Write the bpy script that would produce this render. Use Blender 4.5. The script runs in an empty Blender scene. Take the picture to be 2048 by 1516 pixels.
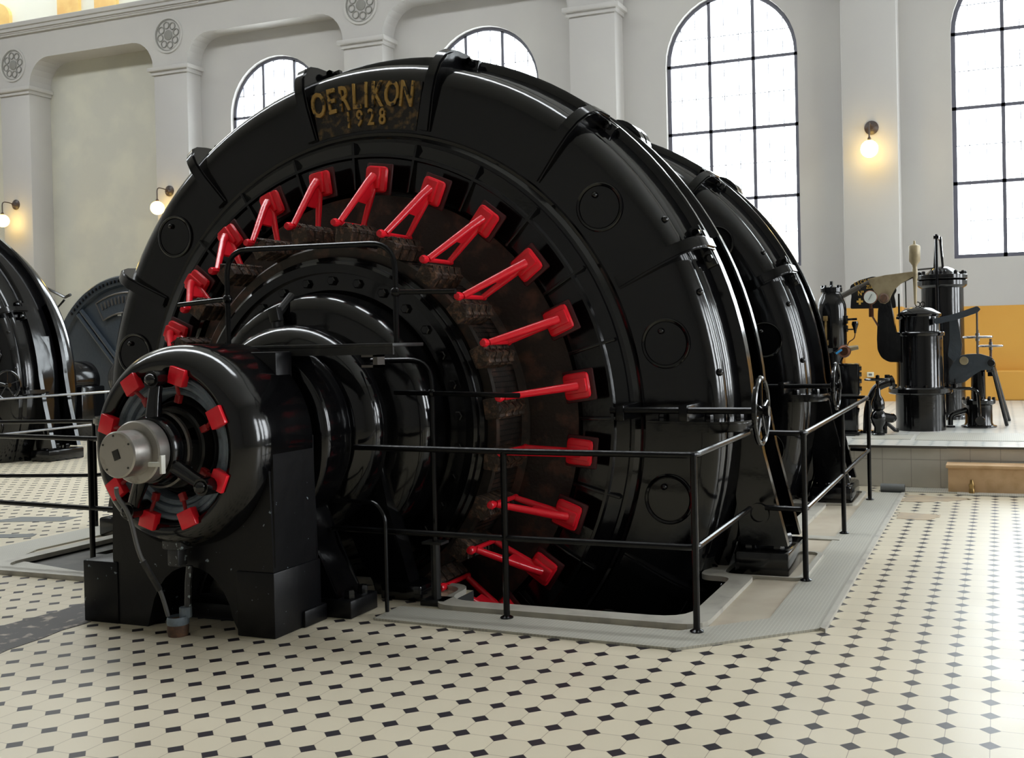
import bpy, bmesh, math, random
from mathutils import Vector, Matrix
random.seed(7)
PI = math.pi
SC = bpy.context.scene
COL = SC.collection
R = math.radians

# ------------------------------------------------------------------ materials
def mat(name, color, rough=0.5, metal=0.0, spec=0.5, noise=None, bump=None, rough_noise=None, coat=0.0):
    """Principled material; noise=(scale, colour2, low, high) patches of a second colour, bump=(scale, strength)."""
    m = bpy.data.materials.new(name); m.use_nodes = True
    nt = m.node_tree; b = nt.nodes['Principled BSDF']
    b.inputs['Base Color'].default_value = (*color, 1)
    b.inputs['Roughness'].default_value = rough
    b.inputs['Metallic'].default_value = metal
    b.inputs['Specular IOR Level'].default_value = spec
    b.inputs['Coat Weight'].default_value = coat
    tc = nt.nodes.new('ShaderNodeTexCoord')
    if noise:
        n = nt.nodes.new('ShaderNodeTexNoise'); n.inputs['Scale'].default_value = noise[0]; n.inputs['Detail'].default_value = 6
        nt.links.new(tc.outputs['Object'], n.inputs['Vector'])
        mr = nt.nodes.new('ShaderNodeMapRange'); mr.inputs[1].default_value = noise[2]; mr.inputs[2].default_value = noise[3]
        nt.links.new(n.outputs['Fac'], mr.inputs[0])
        mx = nt.nodes.new('ShaderNodeMix'); mx.data_type = 'RGBA'
        mx.inputs[6].default_value = (*color, 1); mx.inputs[7].default_value = (*noise[1], 1)
        nt.links.new(mr.outputs[0], mx.inputs[0]); nt.links.new(mx.outputs[2], b.inputs['Base Color'])
    if rough_noise:
        n = nt.nodes.new('ShaderNodeTexNoise'); n.inputs['Scale'].default_value = rough_noise[0]; n.inputs['Detail'].default_value = 4
        nt.links.new(tc.outputs['Object'], n.inputs['Vector'])
        mr = nt.nodes.new('ShaderNodeMapRange'); mr.inputs[1].default_value = 0.35; mr.inputs[2].default_value = 0.7
        mr.inputs[3].default_value = rough_noise[1]; mr.inputs[4].default_value = rough_noise[2]
        nt.links.new(n.outputs['Fac'], mr.inputs[0]); nt.links.new(mr.outputs[0], b.inputs['Roughness'])
    if bump:
        n = nt.nodes.new('ShaderNodeTexNoise'); n.inputs['Scale'].default_value = bump[0]; n.inputs['Detail'].default_value = 3
        nt.links.new(tc.outputs['Object'], n.inputs['Vector'])
        bp = nt.nodes.new('ShaderNodeBump'); bp.inputs['Strength'].default_value = bump[1]; bp.inputs['Distance'].default_value = 0.02
        nt.links.new(n.outputs['Fac'], bp.inputs['Height']); nt.links.new(bp.outputs[0], b.inputs['Normal'])
    return m

def math_node(nt, op, a=None, b=None, c=None):
    n = nt.nodes.new('ShaderNodeMath'); n.operation = op
    for i, v in enumerate((a, b, c)):
        if v is None: continue
        if isinstance(v, (int, float)): n.inputs[i].default_value = v
        else: nt.links.new(v, n.inputs[i])
    return n.outputs[0]

def tile_mat(name, pitch, ox, oy, dot, base, dark, grout, rough):
    """Octagon tiles with small dark squares at the corners, from object coordinates (X, Y)."""
    m = bpy.data.materials.new(name); m.use_nodes = True
    nt = m.node_tree; b = nt.nodes['Principled BSDF']
    tc = nt.nodes.new('ShaderNodeTexCoord'); sp = nt.nodes.new('ShaderNodeSeparateXYZ')
    nt.links.new(tc.outputs['Object'], sp.inputs[0])
    def cell(o, off):
        q = math_node(nt, 'DIVIDE', math_node(nt, 'SUBTRACT', o, off), pitch)
        return q, math_node(nt, 'ABSOLUTE', math_node(nt, 'SUBTRACT', q, math_node(nt, 'ROUND', q)))
    qx, ax = cell(sp.outputs[0], ox); qy, ay = cell(sp.outputs[1], oy)
    s = math_node(nt, 'ADD', ax, ay)
    isdot = math_node(nt, 'LESS_THAN', s, dot)
    line = math_node(nt, 'LESS_THAN', math_node(nt, 'MINIMUM', ax, ay), 0.010)
    rim = math_node(nt, 'LESS_THAN', math_node(nt, 'ABSOLUTE', math_node(nt, 'SUBTRACT', s, dot)), 0.012)
    ln = math_node(nt, 'MAXIMUM', line, rim)
    # tone of each tile and wear
    fl = nt.nodes.new('ShaderNodeCombineXYZ')
    nt.links.new(math_node(nt, 'FLOOR', qx), fl.inputs[0]); nt.links.new(math_node(nt, 'FLOOR', qy), fl.inputs[1])
    wn = nt.nodes.new('ShaderNodeTexWhiteNoise'); nt.links.new(fl.outputs[0], wn.inputs['Vector'])
    no = nt.nodes.new('ShaderNodeTexNoise'); no.inputs['Scale'].default_value = 1.3; no.inputs['Detail'].default_value = 6
    nt.links.new(tc.outputs['Object'], no.inputs['Vector'])
    def mix(f, c1, c2):
        x = nt.nodes.new('ShaderNodeMix'); x.data_type = 'RGBA'
        for i, v in ((6, c1), (7, c2)):
            if isinstance(v, tuple): x.inputs[i].default_value = (*v, 1)
            else: nt.links.new(v, x.inputs[i])
        if isinstance(f, (int, float)): x.inputs[0].default_value = f
        else: nt.links.new(f, x.inputs[0])
        return x.outputs[2]
    tone = math_node(nt, 'ADD', math_node(nt, 'MULTIPLY', wn.outputs[0], 0.5), math_node(nt, 'MULTIPLY', no.outputs['Fac'], 0.5))
    tile = mix(tone, tuple(c * 0.95 for c in base), tuple(min(1, c * 1.05) for c in base))
    c = mix(ln, tile, grout)
    c = mix(isdot, c, dark)
    nt.links.new(c, b.inputs['Base Color'])
    n2 = nt.nodes.new('ShaderNodeTexNoise'); n2.inputs['Scale'].default_value = 3.0; n2.inputs['Detail'].default_value = 5
    nt.links.new(tc.outputs['Object'], n2.inputs['Vector'])
    mr = nt.nodes.new('ShaderNodeMapRange'); mr.inputs[1].default_value = .3; mr.inputs[2].default_value = .7
    mr.inputs[3].default_value = rough - .02; mr.inputs[4].default_value = rough + .03
    nt.links.new(n2.outputs['Fac'], mr.inputs[0]); nt.links.new(mr.outputs[0], b.inputs['Roughness'])
    b.inputs['Specular IOR Level'].default_value = .42
    bp = nt.nodes.new('ShaderNodeBump'); bp.inputs['Strength'].default_value = .25; bp.inputs['Distance'].default_value = .004
    nt.links.new(math_node(nt, 'SUBTRACT', 1.0, ln), bp.inputs['Height']); nt.links.new(bp.outputs[0], b.inputs['Normal'])
    return m

def grid_mat(name, pitch, base, line, rough, width=.03, vertical=False):
    m = bpy.data.materials.new(name); m.use_nodes = True
    nt = m.node_tree; b = nt.nodes['Principled BSDF']
    tc = nt.nodes.new('ShaderNodeTexCoord'); sp = nt.nodes.new('ShaderNodeSeparateXYZ')
    nt.links.new(tc.outputs['Object'], sp.inputs[0])
    def cell(o):
        q = math_node(nt, 'DIVIDE', o, pitch)
        return math_node(nt, 'ABSOLUTE', math_node(nt, 'SUBTRACT', q, math_node(nt, 'ROUND', q)))
    a, c = cell(sp.outputs[0]), cell(sp.outputs[2 if vertical else 1])
    f = math_node(nt, 'LESS_THAN', math_node(nt, 'MINIMUM', a, c), width)
    n = nt.nodes.new('ShaderNodeTexNoise'); n.inputs['Scale'].default_value = 4; n.inputs['Detail'].default_value = 5
    nt.links.new(tc.outputs['Object'], n.inputs['Vector'])
    x0 = nt.nodes.new('ShaderNodeMix'); x0.data_type = 'RGBA'
    x0.inputs[6].default_value = (*[v * .85 for v in base], 1); x0.inputs[7].default_value = (*[min(1, v * 1.1) for v in base], 1)
    nt.links.new(n.outputs['Fac'], x0.inputs[0])
    x = nt.nodes.new('ShaderNodeMix'); x.data_type = 'RGBA'; x.inputs[7].default_value = (*line, 1)
    nt.links.new(x0.outputs[2], x.inputs[6]); nt.links.new(f, x.inputs[0]); nt.links.new(x.outputs[2], b.inputs['Base Color'])
    b.inputs['Roughness'].default_value = rough
    bp = nt.nodes.new('ShaderNodeBump'); bp.inputs['Strength'].default_value = .3; bp.inputs['Distance'].default_value = .003
    nt.links.new(math_node(nt, 'SUBTRACT', 1.0, f), bp.inputs['Height']); nt.links.new(bp.outputs[0], b.inputs['Normal'])
    return m

def emit_mat(name, color, strength):
    m = bpy.data.materials.new(name); m.use_nodes = True
    nt = m.node_tree; nt.nodes.remove(nt.nodes['Principled BSDF'])
    e = nt.nodes.new('ShaderNodeEmission'); e.inputs[0].default_value = (*color, 1); e.inputs[1].default_value = strength
    nt.links.new(e.outputs[0], nt.nodes['Material Output'].inputs[0]); return m

def glass_mat(name):
    m = bpy.data.materials.new(name); m.use_nodes = True
    nt = m.node_tree; nt.nodes.remove(nt.nodes['Principled BSDF'])
    t = nt.nodes.new('ShaderNodeBsdfTransparent'); t.inputs[0].default_value = (.95, .97, .97, 1)
    g = nt.nodes.new('ShaderNodeBsdfGlossy'); g.inputs['Roughness'].default_value = .02
    x = nt.nodes.new('ShaderNodeMixShader'); x.inputs[0].default_value = .06
    nt.links.new(t.outputs[0], x.inputs[1]); nt.links.new(g.outputs[0], x.inputs[2])
    nt.links.new(x.outputs[0], nt.nodes['Material Output'].inputs[0]); return m

M = {}
M['black'] = mat('black_enamel', (.003, .003, .0035), .12, spec=.55, bump=(9, .06), rough_noise=(3, .09, .18))
M['black_tube'] = mat('black_tube_paint', (.003, .003, .0035), .22, spec=.25, bump=(30, .05))
M['black_dull'] = mat('black_dull_iron', (.008, .008, .008), .45, noise=(18, (.03, .027, .024), .55, .75))
M['pedestal'] = mat('black_chipped_enamel', (.004, .004, .005), .36, spec=.25, bump=(10, .12), noise=(20, (.24, .29, .33), .70, .715))
M['blue_black'] = mat('blue_black_enamel', (.030, .040, .052), .28, spec=.7, bump=(14, .3))
M['red'] = mat('red_enamel', (.88, .016, .032), .22, bump=(25, .12))
M['red_arm'] = mat('dull_red_enamel', (.30, .012, .014), .35)
M['red_dark'] = mat('dark_red_backing', (.06, .006, .008), .4)  # shadow tone behind the brush pads, put into the colour
M['brown'] = mat('brown_worn_copper', (.036, .028, .023), .5, metal=.2, noise=(7, (.12, .06, .042), .5, .68), bump=(40, .2))
M['brush'] = mat('brown_copper_brush', (.05, .034, .025), .55, metal=.3, noise=(26, (.16, .09, .055), .5, .62), bump=(60, .6))
M['plate_gold'] = mat('worn_gilt_paint', (.012, .010, .008), .4, noise=(15, (.20, .12, .035), .50, .70), bump=(60, .3))
M['letter'] = mat('worn_gilt_lettering', (.42, .26, .065), .35, noise=(17, (.02, .015, .01), .55, .63))
M['coil'] = mat('blue_grey_tape', (.19, .235, .28), .5, noise=(12, (.08, .10, .12), .5, .7), bump=(30, .3))
M['steel'] = mat('turned_steel', (.42, .40, .37), .32, metal=.85, noise=(9, (.20, .17, .13), .55, .75))
M['steel_dark'] = mat('dark_steel', (.13, .12, .11), .35, metal=.8)
M['chrome'] = mat('worn_rail', (.25, .25, .26), .2, metal=.8)
M['brass'] = mat('brass', (.45, .30, .12), .3, metal=.8, noise=(20, (.25, .15, .06), .5, .7))
M['bronze_grey'] = mat('dull_bronze', (.34, .28, .17), .42, metal=.2, noise=(8, (.24, .19, .11), .45, .7))
M['copper_dark'] = mat('dark_copper', (.11, .045, .025), .35, metal=.7)
M['cable'] = mat('grey_cable_sheath', (.10, .10, .10), .5)
M['pipe_grey'] = mat('chipped_grey_pipe', (.03, .03, .032), .4, noise=(38, (.35, .42, .44), .6, .66))
M['rust'] = mat('rusty_iron', (.09, .05, .032), .7, noise=(30, (.16, .08, .04), .45, .7))
M['white_paint'] = mat('white_paint', (.65, .65, .6), .4)
M['blue_paint'] = mat('blue_paint', (.05, .32, .65), .35)
M['wall'] = mat('painted_plaster', (.48, .465, .445), .75, noise=(.6, (.515, .50, .47), .4, .65), bump=(3, .06))
M['wall_blank'] = mat('rough_plaster', (.54, .53, .46), .8, noise=(.9, (.60, .585, .49), .45, .6), bump=(3, .1))
M['wall_far'] = mat('hall_paint', (.42, .41, .39), .8)
M['wall_back'] = mat('dark_hall_paint', (.27, .26, .25), .8)
M['ceiling'] = mat('ceiling_paint', (.55, .55, .53), .9)
M['orange'] = mat('orange_paint', (.66, .345, .06), .5, noise=(1.1, (.62, .31, .05), .4, .7))
M['gallery'] = mat('pale_gallery_paint', (.70, .70, .60), .8)
M['warm_door'] = mat('yellow_door_paint', (.80, .56, .20), .5, noise=(2, (.70, .42, .14), .4, .7))  # warm light of the lit gallery openings, put into the colour
M['win_frame'] = mat('dark_window_steel', (.12, .12, .15), .4)
M['glass'] = glass_mat('window_glass')
M['globe'] = emit_mat('lit_globe', (1.0, .66, .16), 17.0)
M['lamp_iron'] = mat('brown_lamp_iron', (.05, .035, .03), .4)
M['floor'] = tile_mat('octagon_tile', .1746, -.5817, 4.2866, .245, (.69, .62, .475), (.026, .022, .028), (.38, .32, .24), .36)
M['platform_tile'] = tile_mat('platform_octagon_tile', .1746, 0, 0, .19, (.66, .65, .60), (.22, .26, .28), (.45, .45, .42), .3)
M['riser'] = grid_mat('square_wall_tile', .30, (.60, .57, .50), (.42, .39, .34), .35, .015, True)
M['checker'] = grid_mat('pale_checker_plate', .022, (.42, .405, .35), (.50, .485, .42), .5, .15)
M['concrete'] = mat('pale_concrete', (.52, .46, .36), .6, noise=(3, (.45, .38, .29), .45, .7))
M['kerb'] = mat('pale_kerb_paint', (.48, .46, .40), .5, noise=(6, (.36, .34, .30), .5, .7))
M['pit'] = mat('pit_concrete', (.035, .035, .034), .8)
M['worn'] = mat('bare_screed', (.10, .095, .09), .7, noise=(11, (.38, .33, .27), .56, .66))
M['patch'] = mat('bare_tan_screed', (.46, .36, .24), .65, noise=(6, (.36, .30, .23), .45, .7))
M['wood'] = mat('pale_board', (.72, .48, .27), .55, noise=(5, (.58, .36, .18), .5, .7))
M['cover'] = mat('worn_steel_cover', (.085, .083, .075), .6, noise=(6, (.12, .115, .10), .45, .65))
M['greymat'] = mat('grey_rubber', (.15, .155, .15), .6)
M['signface'] = mat('black_sign_enamel', (.008, .008, .009), .3)
M['signletter'] = mat('yellow_sign_paint', (.62, .38, .08), .4)
M['dial'] = mat('white_dial', (.72, .76, .72), .3)
M['outlet'] = mat('cream_plastic', (.72, .70, .55), .4)
M['medal'] = mat('dark_plaster_line', (.24, .235, .215), .8)

# ------------------------------------------------------------------ objects
def tag(o, label=None, cat=None, group=None, kind=None):
    if label: o['label'] = label
    if cat: o['category'] = cat
    if group: o['group'] = group
    if kind: o['kind'] = kind
    return o

def thing(name, loc, label, cat, group=None, rz=0):
    o = bpy.data.objects.new(name, None); COL.objects.link(o)
    o.location = loc; o.rotation_euler = (0, 0, rz); o.empty_display_size = .1
    return tag(o, label, cat, group)

def copy_tree(o, parent=None):
    c = o.copy(); COL.objects.link(c)
    if parent is not None: c.parent = parent
    for ch in [x for x in CH.get(o.name, [])]: copy_tree(ch, c); 
    CH[c.name] = [x for x in COL.objects if x.parent is c]
    return c
CH = {}

def obj(name, bm, m, parent=None, smooth=True, angle=32, loc=None):
    bmesh.ops.recalc_face_normals(bm, faces=bm.faces)
    me = bpy.data.meshes.new(name); bm.to_mesh(me); bm.free()
    me.materials.append(M[m] if isinstance(m, str) else m)
    if smooth:
        me.polygons.foreach_set('use_smooth', [True] * len(me.polygons))
        me.set_sharp_from_angle(angle=R(angle))
    o = bpy.data.objects.new(name, me); COL.objects.link(o)
    if loc is not None: o.location = loc
    if parent is not None:
        o.parent = parent; CH.setdefault(parent.name, []).append(o)
    return o

def struct(name, bm, m, smooth=False, **k):
    o = obj(name, bm, m, None, smooth, **k); o['kind'] = 'structure'; return o

def B(): return bmesh.new()

# ------------------------------------------------------------------ shape helpers (add to a bmesh)
def add_box(bm, lo, hi, bevel=0, mtx=None):
    lo = Vector(lo); hi = Vector(hi)
    r = bmesh.ops.create_cube(bm, size=1)
    vs = r['verts']
    c = (lo + hi) / 2; d = hi - lo
    for v in vs: v.co = Vector((v.co.x * d.x, v.co.y * d.y, v.co.z * d.z)) + c
    if bevel:
        es = list({e for v in vs for e in v.link_edges})
        rb = bmesh.ops.bevel(bm, geom=es, offset=bevel, segments=2, affect='EDGES', profile=.5)
        vs = list({v for f in rb['faces'] for v in f.verts} | {v for v in vs if v.is_valid})
    if mtx is not None:
        bmesh.ops.transform(bm, matrix=mtx, verts=vs)
    return vs

def frame(a, b):
    d = (Vector(b) - Vector(a)).normalized()
    up = Vector((0, 0, 1)) if abs(d.z) < .95 else Vector((1, 0, 0))
    x = d.cross(up).normalized(); y = d.cross(x).normalized()
    return x, y, d

def add_tube(bm, pts, r, seg=10, closed=False, caps=True):
    """Tube along a polyline; r is one radius or one per point."""
    pts = [Vector(p) for p in pts]; n = len(pts)
    rs = r if isinstance(r, (list, tuple)) else [r] * n
    rings = []; px = None
    for i, p in enumerate(pts):
        if closed: d = (pts[(i + 1) % n] - pts[i - 1])
        else: d = pts[min(i + 1, n - 1)] - pts[max(i - 1, 0)]
        d.normalize()
        if px is None:
            up = Vector((0, 0, 1)) if abs(d.z) < .9 else Vector((1, 0, 0))
            px = d.cross(up).normalized()
        else:
            px = (px - d * px.dot(d)).normalized()
        py = d.cross(px)
        rings.append([bm.verts.new(p + (px * math.cos(2 * PI * k / seg) + py * math.sin(2 * PI * k / seg)) * rs[i]) for k in range(seg)])
    m = n if closed else n - 1
    for i in range(m):
        a, b = rings[i], rings[(i + 1) % n]
        for k in range(seg):
            bm.faces.new((a[k], a[(k + 1) % seg], b[(k + 1) % seg], b[k]))
    if caps and not closed:
        bm.faces.new(rings[0][::-1]); bm.faces.new(rings[-1])

def bend(pts, rad=.08, n=5):
    """Round the inner corners of a polyline."""
    pts = [Vector(p) for p in pts]; out = [pts[0]]
    for i in range(1, len(pts) - 1):
        a, b, c = pts[i - 1], pts[i], pts[i + 1]
        r1 = min(rad, (a - b).length * .45, (c - b).length * .45)
        p0 = b + (a - b).normalized() * r1; p1 = b + (c - b).normalized() * r1
        for k in range(n + 1):
            t = k / n
            out.append(p0 * (1 - t) ** 2 + b * 2 * t * (1 - t) + p1 * t ** 2)
    out.append(pts[-1]); return out

def add_lathe(bm, prof, seg=48, axis='Z', c=(0, 0, 0), a0=0, a1=2 * PI, closed_profile=False):
    """Revolve (radius, height) pairs about an axis through c."""
    c = Vector(c); full = abs(a1 - a0 - 2 * PI) < 1e-6
    n = seg if full else seg + 1
    rings = []
    for i in range(n):
        t = a0 + (a1 - a0) * i / seg; ct, st = math.cos(t), math.sin(t)
        ring = []
        for (r, h) in prof:
            if axis == 'Z': v = Vector((r * ct, r * st, h))
            elif axis == 'Y': v = Vector((r * ct, h, r * st))
            else: v = Vector((h, r * ct, r * st))
            ring.append(bm.verts.new(c + v))
        rings.append(ring)
    m = len(prof)
    for i in range(seg):
        a, b = rings[i], rings[(i + 1) % n]
        for k in range(m if closed_profile else m - 1):
            j = (k + 1) % m
            bm.faces.new((a[k], b[k], b[j], a[j]))
    bmesh.ops.remove_doubles(bm, verts=[v for rg in rings for v in rg], dist=1e-6)

def add_prism(bm, poly, a, b, axis='Y'):
    """Extrude a 2-D outline along an axis: 'Y' outline is (x, z); 'Z' is (x, y); 'X' is (y, z)."""
    def P(u, v, w):
        return (u, w, v) if axis == 'Y' else (u, v, w) if axis == 'Z' else (w, u, v)
    v0 = [bm.verts.new(P(u, v, a)) for u, v in poly]; v1 = [bm.verts.new(P(u, v, b)) for u, v in poly]
    n = len(poly)
    bm.faces.new(v0); bm.faces.new(v1[::-1])
    for i in range(n): bm.faces.new((v0[i], v1[i], v1[(i + 1) % n], v0[(i + 1) % n]))
    return v0 + v1

def add_band(bm, outer, inner, a, b, axis='Y', closed=True):
    """Ring-shaped prism between two outlines with the same number of points."""
    def P(u, v, w):
        return (u, w, v) if axis == 'Y' else (u, v, w) if axis == 'Z' else (w, u, v)
    o0 = [bm.verts.new(P(*p, a)) for p in outer]; o1 = [bm.verts.new(P(*p, b)) for p in outer]
    i0 = [bm.verts.new(P(*p, a)) for p in inner]; i1 = [bm.verts.new(P(*p, b)) for p in inner]
    n = len(outer)
    for k in range(n if closed else n - 1):
        j = (k + 1) % n
        bm.faces.new((o0[k], o0[j], i0[j], i0[k])); bm.faces.new((o1[k], i1[k], i1[j], o1[j]))
        bm.faces.new((o0[k], o1[k], o1[j], o0[j])); bm.faces.new((i0[k], i0[j], i1[j], i1[k]))
    if not closed:
        for k in (0, n - 1): bm.faces.new((o0[k], i0[k], i1[k], o1[k]))

def add_sphere(bm, c, r, u=16, v=10):
    bmesh.ops.create_uvsphere(bm, u_segments=u, v_segments=v, radius=r, matrix=Matrix.Translation(c))

def add_hex(bm, c, r, h, axis='Z', seg=6):
    prof = [(0, h), (r * .8, h), (r, h * .8), (r, 0), (0, 0)]
    add_lathe(bm, prof, seg, axis, c)

def rpoly(pts, rad, n=5):
    """Round the corners of a closed outline."""
    out = []; m = len(pts)
    for i in range(m):
        a, b, c = Vector(pts[i - 1]), Vector(pts[i]), Vector(pts[(i + 1) % m])
        r1 = min(rad, (a - b).length * .45, (c - b).length * .45)
        p0 = b + (a - b).normalized() * r1; p1 = b + (c - b).normalized() * r1
        for k in range(n + 1):
            t = k / n; q = p0 * (1 - t) ** 2 + b * 2 * t * (1 - t) + p1 * t ** 2
            out.append((q.x, q.y))
    return out

def circle(cx, cz, r, n=24, sx=1):
    return [(cx + r * sx * math.cos(2 * PI * k / n), cz + r * math.sin(2 * PI * k / n)) for k in range(n)]

def text_bm(bm, txt, size, depth, mtx, sx=1.0, bold=.012):
    cu = bpy.data.curves.new('t', 'FONT'); cu.body = txt; cu.size = size; cu.extrude = depth / 2
    cu.offset = size * bold
    cu.align_x = 'CENTER'; cu.align_y = 'CENTER'; cu.resolution_u = 3
    o = bpy.data.objects.new('t', cu); COL.objects.link(o)
    bpy.context.view_layer.update()
    dg = bpy.context.evaluated_depsgraph_get()
    me = bpy.data.meshes.new_from_object(o.evaluated_get(dg))
    n0 = len(bm.verts)
    bm.from_mesh(me); bm.verts.ensure_lookup_table()
    vs = [bm.verts[i] for i in range(n0, len(bm.verts))]
    bmesh.ops.transform(bm, matrix=mtx @ Matrix.Diagonal((sx, 1, 1, 1)), verts=vs)
    bpy.data.objects.remove(o); bpy.data.curves.remove(cu); bpy.data.meshes.remove(me)

SKYV, EXPO = 13.5, -0.06

# ------------------------------------------------------------------ camera
f_px, yaw, pit, roll = 2106.88, .3665, .0118, -.0214
Fw = Vector((-math.sin(yaw) * math.cos(pit), math.cos(yaw) * math.cos(pit), -math.sin(pit)))
R0 = Vector((math.cos(yaw), math.sin(yaw), 0)); U0 = R0.cross(Fw)
Rv = R0 * math.cos(roll) + U0 * math.sin(roll); Uv = U0 * math.cos(roll) - R0 * math.sin(roll)
cd = bpy.data.cameras.new('camera'); cam = bpy.data.objects.new('camera', cd); COL.objects.link(cam)
cam.matrix_world = Matrix(((Rv.x, Uv.x, -Fw.x, 0), (Rv.y, Uv.y, -Fw.y, 0), (Rv.z, Uv.z, -Fw.z, 1.65), (0, 0, 0, 1)))
cd.sensor_fit = 'HORIZONTAL'; cd.sensor_width = 36; cd.lens = f_px / 2048 * 36
cd.shift_x = (1024 - 1189.03) / 2048; cd.shift_y = (706.25 - 758) / 2048
cd.clip_start = .05; cd.clip_end = 300
SC.camera = cam

# ------------------------------------------------------------------ hall shell
XL, XR, YB, YF, ZC = -34.0, 13.0, -9.0, 19.95, 14.0
PIT = dict(x0=-7.19, x1=-1.69, y0=5.84, y1=11.4)
bm = B()
def quad(bm, x0, x1, y0, y1, z=0):
    bm.faces.new([bm.verts.new(p) for p in ((x0, y0, z), (x1, y0, z), (x1, y1, z), (x0, y1, z))])
for (x0, x1, y0, y1) in [(XL, XR, YB, 5.84), (XL, -7.19, 5.84, 6.25), (-5.58, -3.3, 5.84, 6.25), (-1.69, XR, 5.84, 6.25),
                         (XL, -7.19, 6.25, 11.4), (-1.69, XR, 6.25, 11.4), (XL, XR, 11.4, YF + .35)]:
    quad(bm, x0, x1, y0, y1)
struct('floor', bm, 'floor')
# pit under the generators
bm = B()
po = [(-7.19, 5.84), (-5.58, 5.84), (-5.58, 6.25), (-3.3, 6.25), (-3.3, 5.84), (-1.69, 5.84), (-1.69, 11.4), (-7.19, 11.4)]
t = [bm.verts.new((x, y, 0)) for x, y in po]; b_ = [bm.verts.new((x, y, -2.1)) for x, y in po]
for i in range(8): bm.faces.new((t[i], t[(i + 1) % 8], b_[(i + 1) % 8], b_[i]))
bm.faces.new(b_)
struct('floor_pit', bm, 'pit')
bm = B(); add_prism(bm, [(-7.185, 5.845), (-5.585, 5.845), (-5.585, 6.255), (-5.4, 6.255), (-5.4, 6.60), (-6.98, 6.60), (-6.98, 11.38), (-7.185, 11.38)], -.05, -.015, 'Z'); struct('floor_pit_cover', bm, 'cover')
# pale raised kerb around the pit mouth
bm = B()
outer = [(-7.31, 5.72), (-5.55, 5.72), (-5.55, 6.2), (-3.33, 6.2), (-3.33, 5.72), (-1.57, 5.72), (-1.57, 7.05), (-1.80, 7.05), (-1.80, 7.95), (-1.57, 7.95), (-1.57, 10.3), (-1.85, 10.3), (-1.85, 11.52), (-7.31, 11.52)]
inner = [(-7.17, 5.86), (-5.58, 5.86), (-5.58, 6.27), (-3.3, 6.27), (-3.3, 5.86), (-1.71, 5.86), (-1.71, 6.95), (-1.94, 6.95), (-1.94, 8.05), (-1.71, 8.05), (-1.71, 10.2), (-1.99, 10.2), (-1.99, 11.38), (-7.17, 11.38)]
add_band(bm, rpoly(outer, .16), rpoly(inner, .22), .0, .035, 'Z')
struct('trim_1', bm, 'kerb')
# pale checker plates the railing stands on
bm = B()
pl_o = [(-3.53, 5.40), (-1.62, 5.33), (-.96, 5.93), (-.96, 11.25)]
pl_i = [(-3.53, 5.70), (-1.70, 5.66), (-1.27, 6.06), (-1.27, 11.25)]
add_band(bm, pl_o, pl_i, 0, .014, 'Z', closed=False)
add_band(bm, [(-6.0, 5.70), (-7.5, 6.0), (-7.92, 6.45), (-7.92, 11.25)], [(-6.0, 5.84), (-7.32, 6.12), (-7.5, 6.5), (-7.5, 11.25)], 0, .014, 'Z', closed=False)
struct('trim_2', bm, 'checker')
bm = B()
add_prism(bm, [(-.96, 5.93), (-.925, 5.90), (-.925, 11.25), (-.96, 11.25)], 0, .02, 'Z')
struct('trim_3', bm, 'kerb')
# cream screed between kerb and plates, plinth of each foot
bm = B()
add_prism(bm, [(-1.70, 5.68), (-1.27, 6.06), (-1.27, 11.25), (-1.57, 11.25), (-1.57, 5.8)], 0, .008, 'Z')
struct('floor_screed', bm, 'concrete')
bm = B()
for y in (7.05, 10.3):
    add_band(bm, rpoly([(-1.9, y), (-1.24 if y < 8 else -1.3, y), (-1.24 if y < 8 else -1.3, y + .92), (-1.9, y + .92)], .1), rpoly([(-1.9, y + .02), (-1.28 if y < 8 else -1.34, y + .02), (-1.28 if y < 8 else -1.34, y + .9), (-1.9, y + .9)], .09), .0, .03, 'Z')
add_prism(bm, [(-1.52, 8.52), (-1.21, 8.52), (-1.21, 8.66), (-1.52, 8.66)], .008, .02, 'Z')
struct('trim_4', bm, 'kerb')
# worn places in the tiles
def ragged(pts, z, name, m, jit=.03, sub=6):
    out = []
    for i, p in enumerate(pts):
        q = pts[(i + 1) % len(pts)]
        for k in range(sub):
            t_ = k / sub
            out.append((p[0] + (q[0] - p[0]) * t_ + random.uniform(-jit, jit), p[1] + (q[1] - p[1]) * t_ + random.uniform(-jit, jit)))
    bm = B(); add_prism(bm, out, -.01, z, 'Z'); struct(name, bm, m)
ragged([(-5.62, 3.2), (-5.2, 3.3), (-5.14, 4.3), (-5.27, 5.38), (-5.66, 5.4)], .003, 'floor_worn_strip', 'worn', .04)
ragged([(-.9, 9.75), (-.62, 9.7), (-.5, 9.9), (-.55, 10.05), (-.9, 10.1)], .003, 'floor_worn_patch', 'patch')
ragged([(-.92, 10.75), (-.6, 10.8), (-.28, 11.0), (-.3, 11.1), (-.92, 11.2)], .003, 'floor_worn_patch.001', 'patch')
ragged([(-9.3, 7.45), (-8.55, 7.7), (-8.6, 7.95), (-9.2, 7.8)], .003, 'floor_worn_patch.002', 'greymat', .01, 2)
ragged([(-8.9, 6.65), (-8.1, 6.95), (-8.2, 7.1), (-8.9, 6.85)], .003, 'floor_worn_patch.003', 'greymat', .01, 2)

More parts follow.
